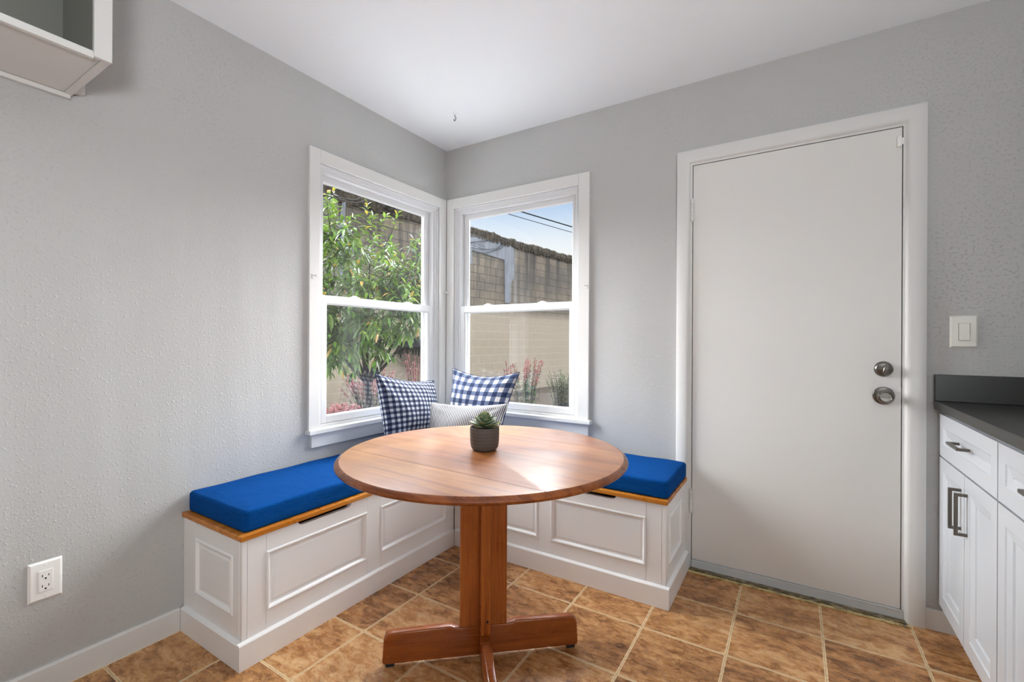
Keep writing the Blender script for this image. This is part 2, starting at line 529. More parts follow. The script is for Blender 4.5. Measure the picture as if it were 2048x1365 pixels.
def mk_succ():
    m, t = newmat('succulent_leaf')
    at_ = t.n.new('ShaderNodeAttribute'); at_.attribute_name = 'Col'
    t.bsdf(at_.outputs['Color'], .42, 0, .45, None, **{'Subsurface Weight': .08})
    return m
M['succ'] = mk_succ()
def mk_pot():
    m, t = newmat('charcoal_textured_pot')
    c = t.coord(); x, y, z = t.sep(c)
    ang = t.math('ARCTAN2', y, x)
    a = t.math('MULTIPLY', ang, 46.0 / (2 * PI) * 2)
    zz = t.math('MULTIPLY', z, 520)
    tri = t.math('PINGPONG', a, 1.0)
    h = t.math('SINE', t.math('ADD', zz, t.math('MULTIPLY', tri, 4.0)))
    col = t.mix(t.maprange(h, -1, 1, 0, 1), lin((66, 59, 55)), lin((92, 84, 79)))
    t.bsdf(col, .6, 0, .4, t.bump(h, .35, .0015))
    return m
M['pot'] = mk_pot()
M['potsoil'] = plain('potting_soil', lin((48, 38, 30)), .95, nscale=120, namp=.5, bump=.8, bscale=200, bdist=.003)

# ------------------------------------------------------------------ the room
H, RX, RY, WT = 2.469, 3.18, -5.0, .13
mL = lambda a, d, z: Vector((-d, -a, z))       # left wall: a runs from the corner towards the camera, d outwards
mB = lambda a, d, z: Vector((a, d, z))         # back wall: a runs from the corner to the right, d outwards
HOLE = (.073, 1.004, .69, 2.056)

bm = nb()
a0, a1, z0, z1 = HOLE
for lo, hi in (((0, 0, 0), (a0, WT, H)), ((a0, 0, 0), (a1, WT, z0)), ((a0, 0, z1), (a1, WT, H)), ((a1, 0, 0), (-RY + .1, WT, H))):
    box(bm, lo, hi, m=mL)
o = link('wall_left', bm, M['wall']); tag(o, 'grey textured wall behind the long blue bench, with window and outlet', 'wall', kind='structure')
bm = nb()
for lo, hi in (((-WT, 0.0, 0), (a0, WT, H)), ((a0, 0, 0), (a1, WT, z0)), ((a0, 0, z1), (a1, WT, H)), ((a1, 0, 0), (1.61, WT, H)), ((1.61, 0, 2.06), (2.458, WT, H)), ((2.458, 0, 0), (RX + .1, WT, H))):
    box(bm, lo, hi, m=mB)
o = link('wall_back', bm, M['wall']); tag(o, 'grey textured wall around the white door, with the second corner window', 'wall', kind='structure')
bm = nb(); box(bm, (RX, RY - .1, 0), (RX + .1, 0, H))
o = link('wall_right', bm, M['wall']); tag(o, 'grey wall behind the kitchen counter', 'wall', kind='structure')
bm = nb()
box(bm, (0, RY - .1, 0), (RX, RY, H))
o = link('wall_front', bm, M['wall']); tag(o, 'grey wall at the far end of the kitchen behind the camera', 'wall', kind='structure')
bm = nb(); box(bm, (0, RY, -.12), (RX, 0, 0))
o = link('floor', bm, M['floor']); tag(o, 'brown slate-look square tile floor with tan grout', 'floor', kind='structure')
bm = nb(); box(bm, (-.35, RY - .35, H), (RX + .1, .35, H + .16))
o = link('ceiling', bm, M['ceiling']); tag(o, 'white smooth painted ceiling', 'ceiling', kind='structure')
bm = nb()
box(bm, (-WT - .03, RY - .1, -.3), (-WT - .002, WT, .66)); box(bm, (-WT, WT + .002, -.3), (RX + .1, WT + .03, -.002))
o = link('trim_4', bm, M['siding']); tag(o, 'outside siding of the house below the windows', 'siding', kind='structure')

# baseboards
bm = nb()
prism(bm, [(0, 0), (.012, 0), (.012, .082), (.008, .089), (0, .089)], 1.6142, -RY, m=lambda a, d, z: Vector((a, -d, z)))
o = link('baseboard_left', bm, M['trim']); tag(o, 'white baseboard along the left wall beside the bench', 'baseboard', kind='structure')
bm = nb()
prism(bm, [(0, 0), (.013, 0), (.013, .074), (.004, .08), (0, .08)], 2.5182, RX, m=lambda a, d, z: Vector((d, -a, z)))
o = link('baseboard_back', bm, M['trim']); tag(o, 'short white baseboard between door and cabinets', 'baseboard', kind='structure')

# ------------------------------------------------------------------ windows
def window(name, m, wout, stool_end, apron_end, label):
    w = empty(name, m(.54, 0, .7), label, 'window', kind='structure')
    co, ci, zc, zi = wout, 1.002, 2.12, 2.055
    # casing: two legs and a head, mitre at the corner post
    bm = nb()
    T = .018
    box(bm, (.019, -T, .70), (.075, 0, zc), .002, m=m)
    box(bm, (ci, -T, .70), (co, 0, zc), .002, m=m)
    box(bm, (.0755, -T, zi), (ci - .0005, 0, zc - .0002), .002, m=m)
    link('casing', bm, M['trim'], w)
    # stepped stops and vinyl frame
    bm = nb()
    J0, J1 = .0735, 1.0035
    for st_, d0, d1 in ((.011, .0015, .128), (.024, .012, .128), (.038, .022, .128)):
        A0, A1, Z1 = J0, J1, 2.0555
        box(bm, (A0, d0, .7), (A0 + st_, d1, Z1), .0015, m=m)
        box(bm, (A1 - st_, d0, .7), (A1, d1, Z1), .0015, m=m)
        box(bm, (A0 + st_, d0, Z1 - st_ * .92), (A1 - st_, d1, Z1), .0015, m=m)
    box(bm, (J0, .008, .69), (J1, .15, .712), .002, m=m)
    link('window_frame', bm, M['vinyl'], w)
    def sash(nm, d0, d1, zlo, zhi, rail_t, rail_b, sw=.033):
        A0, A1 = .112, .9655
        bm = nb()
        zp = d0 - .0
        for lo, hi in (((A0, d0, zlo), (A0 + sw, d1, zhi)), ((A1 - sw, d0, zlo), (A1, d1, zhi)),
                       ((A0 + sw - .001, d0 + .0008, zhi - rail_t), (A1 - sw + .001, d1, zhi)), ((A0 + sw - .001, d0 + .0008, zlo), (A1 - sw + .001, d1, zlo + rail_b))):
            box(bm, lo, hi, .003, m=m)
        # glazing bead
        bi = .006
        loops_rect(bm, A0 + sw, A1 - sw, zlo + rail_b, zhi - rail_t, [(0, d0 + .003), (bi, d0 + .009), (bi, (d0 + d1) / 2)], m, fill=False)
        so = link(nm, bm, M['vinyl'], w)
        bm = nb()
        dm = (d0 + d1) / 2
        box(bm, (A0 + sw - .004, dm - .0015, zlo + rail_b - .004), (A1 - sw + .004, dm + .0015, zhi - rail_t + .004), m=m)
        sub(link('glass_pane', bm, M['glass']), so)
        return so
    sash('upper_sash', .058, .086, 1.345, 2.022, .032, .036)
    ls = sash('lower_sash', .022, .05, .713, 1.386, .043, .038)
    bm = nb()
    for a in (.33, .74):
        box(bm, (a - .026, .026, 1.386), (a + .026, .046, 1.392), .002, m=m)
        box(bm, (a - .012, .03, 1.391), (a + .014, .042, 1.398), .002, m=m)
    sub(link('sash_lock', bm, M['vinyl']), ls)
    # half insect screen outside the lower sash
    bm = nb(); box(bm, (.112, .106, .713), (.9655, .1065, 1.37), m=m)
    sc = link('insect_screen', bm, M['screen'], w)
    bm = nb()
    for lo, hi in (((.112, .1, .712), (.128, .112, 1.375)), ((.95, .1, .712), (.9655, .112, 1.375)), ((.128, .1, 1.358), (.95, .112, 1.375)), ((.128, .1, .712), (.95, .112, .728))):
        box(bm, lo, hi, .001, m=m)
    sub(link('screen_frame', bm, M['vinyl']), sc)
    # stool and apron
    bm = nb()
    prism(bm, [(.041, -.041), (stool_end, -.041), (stool_end, .0), (1.0, .0), (1.0, .022), (.075, .022), (.075, .0), (.0, .0)], .677, .70, m=lambda a, z, d: m(a, d, z), bev=.003)
    link('stool', bm, M['trim'], w)
    bm = nb(); box(bm, (.02, -.018, .608), (apron_end, 0, .6768), .002, m=m)
    link('apron', bm, M['trim'], w)
    return w
window('window_1', mL, 1.062, 1.07, 1.046, 'white double-hung window over the long bench, tree outside')
window('window_2', mB, 1.07, 1.086, 1.068, 'white double-hung window beside the door side bench, sky and block wall outside')

def curtain_hook(p, nrm, label):
    e = empty('curtain_hook', p, label, 'hook', 'curtain hooks on the window casings')
    n = Vector(nrm)
    side = n.cross(Vector((0, 0, 1)))
    p = Vector(p)
    bm = nb()
    up = Vector((0, 0, 1))
    box(bm, (-.007, 0, -.012), (.007, .0025, .012), .001, m=lambda x, d, z: p + side * x + n * d + up * z)
    link('hook_plate', bm, M['trim'], e)
    bm = nb()
    tube(bm, smoothpath([p + n * .002 + up * .006, p + n * .018 + up * .004, p + n * .026 - up * .002, p + n * .024 + up * .01]), .0022, 6)
    link('hook_arm', bm, M['trim'], e, smooth=60)
curtain_hook((.018, -1.041, 1.468), (1, 0, 0), 'white curtain hook on the left edge of the tree window casing')
curtain_hook((.018, -.046, 1.475), (1, 0, 0), 'white curtain hook by the corner on the tree window casing')
curtain_hook((.046, -.018, 1.475), (0, -1, 0), 'white curtain hook by the corner on the sky window casing')
curtain_hook((1.053, -.018, 1.463), (0, -1, 0), 'white curtain hook on the right edge of the sky window casing')

# ceiling hook
e = empty('ceiling_hook', (.39, -.389, H), 'small white swag hook in the ceiling above the corner', 'hook')
bm = nb(); lathe(bm, [(.016, 0), (.014, -.003), (.004, -.009), (.0, -.009)], (.39, -.389, H), 16); link('hook_base', bm, M['ceiling'], e, smooth=40)
bm = nb()
c0 = Vector((.39, -.389, H))
tube(bm, smoothpath([c0 + Vector(q) for q in ((0, 0, -.006), (0, 0, -.022), (.012, -.006, -.032), (.006, -.003, -.044), (-.01, .005, -.04), (-.012, .006, -.03))]), .0024, 6)
link('hook_wire', bm, M['steel'], e, smooth=60)

# ------------------------------------------------------------------ door
bm = nb()
prof = [(0, 0), (0, -.019), (.003, -.021), (.047, -.021), (.054, -.0185), (.06, -.012), (.064, -.005), (.067, -.003), (.0725, -.003), (.0725, .043), (.092, .043), (.092, .125), (0.05, .125), (.05, 0)]
x0, x1, zt = 1.55, 2.518, 2.12
rows = []
for ins, d in prof:
    rows.append([bm.verts.new(p) for p in ((x0 + ins, d, 0), (x0 + ins, d, zt - ins), (x1 - ins, d, zt - ins), (x1 - ins, d, 0))])
for r, s in zip(rows, rows[1:] + rows[:1]):
    for i in range(3): bm.faces.new((r[i], r[i + 1], s[i + 1], s[i]))
o = link('trim_1', bm, M['trim'], smooth=35); tag(o, 'white moulded casing and jamb around the door', 'door casing', kind='structure')

door = empty('door_1', (2.034, 0, 0), 'flush white painted door with nickel deadbolt and knob', 'door', kind='structure')
DX0, DX1, DZ0, DZ1 = 1.6255, 2.4425, .014, 2.0445
bm = nb(); box(bm, (DX0, 0, DZ0), (DX1, .04, DZ1), .002); link('door_slab', bm, M['door'], door)
bm = nb(); box(bm, (DX0 - .0, -.006, .008), (DX1 + .008, -.0003, .047), .001); box(bm, (DX0, -.0085, .04), (DX1 + .006, -.0003, .047), .001); link('door_sweep', bm, M['alu'], door)
def hinge(zlo, zhi):
    hb = nb()
    n = 5; hh = (zhi - zlo) / n
    for i in range(n):
        lathe(hb, [(.0, zlo + i * hh + .0006), (.0072, zlo + i * hh + .0006), (.0072, zlo + (i + 1) * hh - .0006), (0, zlo + (i + 1) * hh - .0006)], (1.6225, -.0085, 0), 14)
    lathe(hb, [(0, zhi), (.005, zhi), (.004, zhi + .006), (0, zhi + .008)], (1.6225, -.0085, 0), 12)
    lathe(hb, [(0, zlo - .008), (.004, zlo - .006), (.005, zlo), (0, zlo)], (1.6225, -.0085, 0), 12)
    hn = link('hinge', hb, M['trim'], door, smooth=40)
    hb = nb(); box(hb, (1.606, -.0045, zlo), (1.619, -.0028, zhi), .0005); box(hb, (1.626, -.002, zlo), (1.636, -.0002, zhi), .0005); sub(link('hinge_leaf', hb, M['trim']), hn)
hinge(1.765, 1.872); hinge(.285, .4)
# deadbolt
bm = nb(); lathe(bm, [(0, -.013), (.024, -.013), (.027, -.011), (.0315, -.005), (.0325, -.001), (.0325, 0)], (2.385, 0, 1.039), 40, 'y')
db = link('deadbolt', bm, M['steel'], door, smooth=40)
bm = nb(); lathe(bm, [(0, -.0245), (.003, -.024), (.0045, -.021), (.005, -.013)], (2.385, 0, 1.039), 16, 'y')
t_ = bmesh.new(); bmesh.ops.create_icosphere(t_, subdivisions=3, radius=1)
for v in t_.verts: v.co = Vector((2.385 + v.co.x * .0055 + v.co.z * .005, -.026 + v.co.y * .0075, 1.039 + v.co.z * .02))
join(bm, t_); sub(link('thumb_turn', bm, M['steel'], smooth=60), db)
for dx in (-.015, .013):
    bm = nb(); lathe(bm, [(0, -.0145), (.0022, -.0142), (.0026, -.013)], (2.385 + dx, 0, 1.04), 10, 'y')
    sub(link('screw', bm, M['steel']), db)
# knob
bm = nb(); lathe(bm, [(0, -.001), (.037, -.001), (.0375, -.004), (.035, -.008), (.02, -.012), (.0135, -.016), (.0135, -.028), (.022, -.036), (.0275, -.044), (.0285, -.052), (.026, -.058), (.021, -.061), (.0195, -.0605), (.018, -.059), (0, -.0585)], (2.385, 0, .927), 44, 'y')
kn = link('door_knob', bm, M['steel'], door, smooth=35)
bm = nb(); box(bm, (2.3715, -.063, .9245), (2.3985, -.0586, .9295), .0015); sub(link('turn_button', bm, M['steel']), kn)
bm = nb(); prism(bm, [(-.03, 0), (.03, 0), (.024, .0058), (-.024, .0058)], 2.4433, 2.4452, m=lambda a, d, z: Vector((d, .012 - z, .933 + a)))
link('latch_plate', bm, M['steel'], door)
bm = nb(); box(bm, (2.4245, -.011, 1.962), (2.4405, 0, 2.006), .003); box(bm, (2.4405, -.009, 1.97), (2.4465, -.003, 1.998), .001)
link('contact_sensor', bm, M['platew'], door)

bm = nb(); box(bm, (1.62, -.034, 0), (2.458, .12, .0075), .002)
o = link('trim_2', bm, M['threshold']); tag(o, 'worn dirty wooden threshold under the door', 'threshold', kind='structure')
bm = nb(); box(bm, (1.617, -.053, 0), (2.47, -.036, .005), .0015)
for i in range(7):
    lathe(bm, [(0, .0062), (.003, .006), (.0032, .0045)], (1.66 + i * .125, -.0445, 0), 10)
o = link('trim_3', bm, M['brass']); tag(o, 'chipped yellow metal strip along the door threshold', 'threshold strip', kind='structure')

# ------------------------------------------------------------------ storage benches
RAIL0, PZ0, PZ1, TOPZ = .0, .160, .377, .4445
PANEL = [(0, 0), (.002, .0035), (.006, .0045), (.010, .0025), (.016, -.006), (.024, -.007), (.03, -.004), (.034, -.0035)]
def front(e, m, amin, amax, stiles, panels, slot):
    """frame-and-panel front; a runs along, d is outward"""
    bm = nb()
    D = -.018
    for s0, s1 in stiles:
        box(bm, (s0 + .0006, D, .0), (s1 - .0006, 0, TOPZ), .0012, 1, m=m)
    for p0, p1 in panels:
        box(bm, (p0 + .0003, D, .0), (p1 - .0003, -.0003, PZ0), .0004, 1, m=m)
        if slot and p0 < slot[0] < p1:
            s0, s1 = slot
            poly = [(p0 + .0003, PZ1), (p1 - .0003, PZ1), (p1 - .0003, TOPZ), (s1, TOPZ), (s1 - .006, TOPZ - .01), (s1 - .016, TOPZ - .0165), (s1 - .03, TOPZ - .018),
                    (s0 + .03, TOPZ - .018), (s0 + .016, TOPZ - .0165), (s0 + .006, TOPZ - .01), (s0, TOPZ), (p0 + .0003, TOPZ)]
            prism(bm, poly, D, -.0003, m=m)
        else:
            box(bm, (p0 + .0003, D, PZ1), (p1 - .0003, -.0003, TOPZ), .0004, 1, m=m)
    link('face_frame', bm, M['bench'], e)
    for p0, p1 in panels:
        bm = nb(); loops_rect(bm, p0, p1, PZ0, PZ1, [(0, -.017)] + PANEL, m)
        link('raised_panel', bm, M['bench'], e)
def plinth(bm, m, s0, s1, e0=0.0):
    t = bmesh.new()
    for pts in (((s0, s1),),): pass
    prism(bm, [(0, 0), (.0155, 0), (.0155, .0865), (.013, .0895), (0, .094)], s0, s1, m=m)

b1 = empty('storage_bench', (.2, -.9, 0), 'long white panelled storage bench along the left wall with honey wood seat', 'bench', 'storage benches in the corner')
mf = lambda a, d, z: Vector((.432 + d, -a, z))
front(b1, mf, .432, 1.598, [(1.579, 1.598), (1.511, 1.579), (.972, 1.05), (.4325, .501)], [(1.05, 1.511), (.501, .972)], (1.133, 1.388))
me_ = lambda a, d, z: Vector((a, -1.598 - d, z))
bm = nb()
for s0, s1 in ((.0015, .0985), (.372, .4135)): box(bm, (s0, -.018, 0), (s1, 0, TOPZ), .0005, 1, m=me_)
box(bm, (.0988, -.018, 0), (.3717, -.0003, .167), .0004, 1, m=me_); box(bm, (.0988, -.018, .38), (.3717, -.0003, TOPZ), .0004, 1, m=me_)
ep = link('end_panel', bm, M['bench'], b1)
bm = nb(); loops_rect(bm, .0985, .372, .167, .38, [(0, -.017)] + PANEL, me_); sub(link('raised_field', bm, M['bench']), ep)
bm = nb(); plinth(bm, lambda a, d, z: Vector((.432 + a, -d, z)), .4485, 1.6138); link('plinth', bm, M['bench'], b1)
bm = nb(); plinth(bm, lambda a, d, z: Vector((d, -1.598 - a, z)), .0125, .4315); link('plinth', bm, M['bench'], b1)
bm = nb(); box(bm, (.0015, -1.606, .445), (.442, -.0015, .464), .003); link('seat_lid', bm, M['seat'], b1)

b2 = empty('storage_bench', (1.05, -.2, 0), 'shorter white panelled storage bench under the sky window beside the door', 'bench', 'storage benches in the corner')
mf2 = lambda a, d, z: Vector((a, -.432 - d, z))
front(b2, mf2, .452, 1.607, [(1.581, 1.600), (1.513, 1.581), (.971, 1.043), (.434, .501)], [(1.043, 1.513), (.501, .971)], (1.13, 1.378))
me2 = lambda a, d, z: Vector((1.600 + d, -a, z))
bm = nb()
for s0, s1 in ((.022, .123), (.374, .4135)): box(bm, (s0, -.018, 0), (s1, 0, TOPZ), .0005, 1, m=me2)
box(bm, (.1233, -.018, 0), (.3737, -.0003, .167), .0004, 1, m=me2); box(bm, (.1233, -.018, .38), (.3737, -.0003, TOPZ), .0004, 1, m=me2)
ep = link('end_panel', bm, M['bench'], b2)
bm = nb(); loops_rect(bm, .123, .374, .167, .38, [(0, -.017)] + PANEL, me2); sub(link('raised_field', bm, M['bench']), ep)
bm = nb(); plinth(bm, lambda a, d, z: Vector((d, -.432 - a, z)), .449, 1.6155); link('plinth', bm, M['bench'], b2)
bm = nb(); plinth(bm, lambda a, d, z: Vector((1.600 + a, -d, z)), .022, .4316); link('plinth', bm, M['bench'], b2)
bm = nb(); box(bm, (.4425, -.442, .445), (1.607, -.022, .464), .003); link('seat_lid', bm, M['seat2'], b2)

# seat cushions
def cushion(lo, hi, label):
    lo, hi = Vector(lo), Vector(hi)
    t = bmesh.new()
    bmesh.ops.create_cube(t, size=1)
    for v in t.verts: v.co = Vector(((v.co[i] + .5) * (hi[i] - lo[i]) + lo[i] for i in range(3)))
    vert = [e for e in t.edges if abs(e.verts[0].co.z - e.verts[1].co.z) > .01]
    bmesh.ops.bevel(t, geom=vert, offset=.022, segments=5, affect='EDGES', profile=.5)
    hor = [e for e in t.edges if len(e.link_faces) == 2 and abs(e.verts[0].co.z - e.verts[1].co.z) < 1e-6 and abs(e.link_faces[0].normal.dot(e.link_faces[1].normal)) < .3]
    bmesh.ops.bevel(t, geom=hor, offset=.013, segments=4, affect='EDGES', profile=.5)
    long_ax = 0 if hi.x - lo.x > hi.y - lo.y else 1
    L = hi[long_ax] - lo[long_ax]
    for k in range(1, 24):
        co = Vector((0, 0, 0)); co[long_ax] = lo[long_ax] + L * k / 24
        no = Vector((0, 0, 0)); no[long_ax] = 1
        bmesh.ops.bisect_plane(t, geom=t.verts[:] + t.edges[:] + t.faces[:], plane_co=co, plane_no=no)
    sa = 1 - long_ax
    W = hi[sa] - lo[sa]
    for k in range(1, 8):
        co = Vector((0, 0, 0)); co[sa] = lo[sa] + W * k / 8
        no = Vector((0, 0, 0)); no[sa] = 1
        bmesh.ops.bisect_plane(t, geom=t.verts[:] + t.edges[:] + t.faces[:], plane_co=co, plane_no=no)
    for k in (.33, .66):
        bmesh.ops.bisect_plane(t, geom=t.verts[:] + t.edges[:] + t.faces[:], plane_co=(0, 0, lo.z + (hi.z - lo.z) * k), plane_no=(0, 0, 1))
    c = (lo + hi) / 2
    for v in t.verts:
        u, w = (v.co.x - lo.x) / (hi.x - lo.x), (v.co.y - lo.y) / (hi.y - lo.y)
        if v.co.z > lo.z + .06:
            v.co.z += .008 * (16 * u * (1 - u) * w * (1 - w)) ** .5 - .004
            v.co.z += .0012 * math.sin(v.co.x * 31 + v.co.y * 23)
        side = 1 - abs((v.co.z - lo.z) / (hi.z - lo.z) * 2 - 1)
        o_ = v.co - c
        if abs(o_[sa]) > W / 2 - .002: v.co[sa] -= (.0015 + .0015 * math.sin(v.co[long_ax] * 29) * side) * (1 if o_[sa] > 0 else -1)
    bm = nb(); join(bm, t)
    e = empty('seat_cushion', (c.x, c.y, lo.z), label, 'cushion', 'blue bench cushions')
    link('cushion_cover', bm, M['blue'], e, smooth=60)
    for sx in (0, 1):
        for sy in (0, 1):
            bm = nb()
            x = lo.x + .0055 if not sx else hi.x - .0055; y = lo.y + .0055 if not sy else hi.y - .0055
            cc = (c - Vector((x, y, 0))); cc.z = 0; cc.normalize()
            tube(bm, [Vector((x, y, lo.z + .012)) + cc * .002, Vector((x, y, hi.z - .012)) + cc * .002], .0022, 6)
            link('corner_seam', bm, M['blue'], e, smooth=60)
    return e
cushion((.006, -1.588, .4645), (.425, -.006, .546), 'long blue bench cushion lying along the left wall')
cushion((.4275, -.425, .4645), (1.605, -.024, .546), 'shorter blue bench cushion between corner pillows and door')

# ------------------------------------------------------------------ table
TC = Vector((1.104, -1.092, 0))
tb = empty('pedestal_table', TC, 'round cherry wood drop-leaf table on a crossed pedestal', 'table')
def top_part(name, k0, k1, mats):
    t = bmesh.new()
    prof = [(0, .7505), (.494, .7505), (.4965, .750), (.502, .7475), (.509, .743), (.512, .7385), (.5115, .735), (.508, .7305), (.502, .7275), (.49, .7265), (0, .7265)]
    lathe(t, prof, TC, 128)
    d = Vector((math.cos(-.039), math.sin(-.039), 0)); n = Vector((-d.y, d.x, 0))
    for f in t.faces:
        cm = f.calc_center_median(); f.material_index = 0 if cm.z > .7495 else 1
    for k, sgn in ((k0, -1), (k1, 1)):
        if k is None: continue
        g = t.verts[:] + t.edges[:] + t.faces[:]
        r = bmesh.ops.bisect_plane(t, geom=g, plane_co=TC + n * k, plane_no=n * sgn, clear_outer=True)
        es = [x for x in r['geom_cut'] if isinstance(x, bmesh.types.BMEdge)]
        bmesh.ops.holes_fill(t, edges=es, sides=0)
    for f in t.faces:
        if abs(f.normal.dot(n)) > .99: f.material_index = 1
    bm = nb(); join(bm, t)
    return link(name, bm, None, tb, smooth=30, mats=mats)
top_part('tabletop', -.2692, .2692, [M['top'], M['rim']])
top_part('drop_leaf', None, -.2708, [M['top'], M['rim']])
top_part('drop_leaf', .2708, None, [M['top'], M['rim']])
ED = Vector((.754, .657, 0)).normalized(); ND = Vector((ED.y, -ED.x, 0))
mt = lambda s, d, z: TC + ED * s + ND * d + Vector((0, 0, z))
mt2 = lambda s, d, z: TC + ND * s - ED * d + Vector((0, 0, z))
bm = nb()
box(bm, (-.085, -.016, .1185), (.085, .016, .7262), .003, m=mt)
box(bm, (.0155, -.016, .1275), (.09, .016, .7262), .003, m=mt2)
box(bm, (-.09, -.016, .1275), (-.0155, .016, .7262), .003, m=mt2)
ps = link('pedestal', bm, M['post'], tb)
for s in (1, -1):
    bm = nb()
    lathe(bm, [(0, .0903), (.0048, .0903), (.0048, .088)], (0, 0, 0), 14, 'y', m=lambda x, d, z, s=s: TC + ND * d * s + ED * (x + .006) + Vector((0, 0, z + .176)))
    sub(link('screw_hole', bm, M['slot']), ps)
FP = [(0, .0135), (.262, .0135), (.27, .0125), (.352, .0125), (.3555, .024), (.351, .098), (.345, .112), (.333, .1195), (.318, .1215), (.118, .1255), (.112, .1225), (.104, .119), (.088, .118), (0, .118)]
for k, (mm) in enumerate((lambda s, d, z: mt(s, d, z), lambda s, d, z: mt(-s, d, z), lambda s, d, z: mt2(s, d, z), lambda s, d, z: mt2(-s, d, z))):
    pol = [(max(p[0], .0165 if k > 1 else .0003), p[1]) for p in FP]
    bm = nb(); prism(bm, pol, -.0158, .0158, m=mm, bev=.006, seg=3)
    ft = link('foot', bm, M['foot'], tb, smooth=35)
    bm = nb(); box(bm, (.315, -.011, 0), (.345, .011, .0127), .003, m=mm); sub(link('glide', bm, M['black']), ft)

# ------------------------------------------------------------------ potted succulent
PC = Vector((1.104, -1.088, .7506))
pp = empty('potted_succulent', PC, 'green succulent in a charcoal textured pot on the round table', 'plant')
bm = nb()
lathe(bm, [(0, 0), (.036, 0), (.043, .003), (.0495, .013), (.0525, .03), (.0535, .06), (.0535, .0825), (.0525, .085), (.0505, .085), (.0495, .082), (.049, .07), (0, .07)], (0, 0, 0), 56)
o = link('pot', bm, M['pot'], smooth=40); o.parent = pp
bm = nb(); lathe(bm, [(0, .079), (.03, .0785), (.0488, .0765), (.0488, .07), (0, .0705)], PC, 32); link('soil', bm, M['potsoil'], pp, smooth=60)
def colattr(me, cols):
    a = me.color_attributes.new('Col', 'FLOAT_COLOR', 'POINT')
    a.data.foreach_set('color', [x for c in cols for x in (*c, 1)])
bm = nb(); cols = []
ga = PI * (3 - 5 ** .5)
NL = 46
for i in range(NL):
    f = i / (NL - 1)                     # 0 outer .. 1 centre
    ang = i * ga
    el = .05 + 1.25 * f ** 1.25
    Ln = .052 - .028 * f; Wd = .017 - .006 * f
    if i < 12: Ln += .006
    base = PC + Vector((math.cos(ang), math.sin(ang), 0)) * (.008 * (1 - f)) + Vector((0, 0, .083 + .034 * f))
    dr = Vector((math.cos(ang) * math.cos(el), math.sin(ang) * math.cos(el), math.sin(el)))
    sd = Vector((-math.sin(ang), math.cos(ang), 0)); up = dr.cross(sd) * -1
    if up.z < 0: up = -up
    rows_ = []
    pal = random.random()
    c0 = Vector(lin((70, 98, 62))).lerp(Vector(lin((104, 132, 96))), pal)
    if f > .82: c0 = Vector(lin((112, 146, 62)))
    if i in (3, 9): c0 = Vector(lin((156, 158, 58)))
    for j, (tt, w, th) in enumerate(((0, .35, .3), (.25, .62, .42), (.55, 1.0, .45), (.78, .88, .36), (.93, .45, .22))):
        p = base + dr * Ln * tt + up * (Ln * .35 * (tt - .3) ** 2)
        ring = []
        for k in range(8):
            a = 2 * PI * k / 8
            ring.append(bm.verts.new(p + sd * math.cos(a) * Wd * w + up * (math.sin(a) * .005 * th * (1.0 if math.sin(a) < 0 else .6) + (abs(math.cos(a)) ** 2) * .0035 * w)))
            cols.append(c0.lerp(Vector(lin((150, 172, 150))), .35 * max(0, tt - .5)) * (1.0))
        rows_.append(ring)
    tip = bm.verts.new(base + dr * Ln * 1.04 + up * (Ln * .35 * .74 ** 2)); cols.append(Vector(lin((140, 96, 74))))
    for r, s in zip(rows_, rows_[1:]):
        for k in range(8): bm.faces.new((r[k], r[(k + 1) % 8], s[(k + 1) % 8], s[k]))
    for k in range(8): bm.faces.new((rows_[-1][k], rows_[-1][(k + 1) % 8], tip))
    bm.faces.new(rows_[0])
bm.verts.index_update()
o = link('rosette', bm, M['succ'], pp, smooth=180); colattr(o.data, cols)

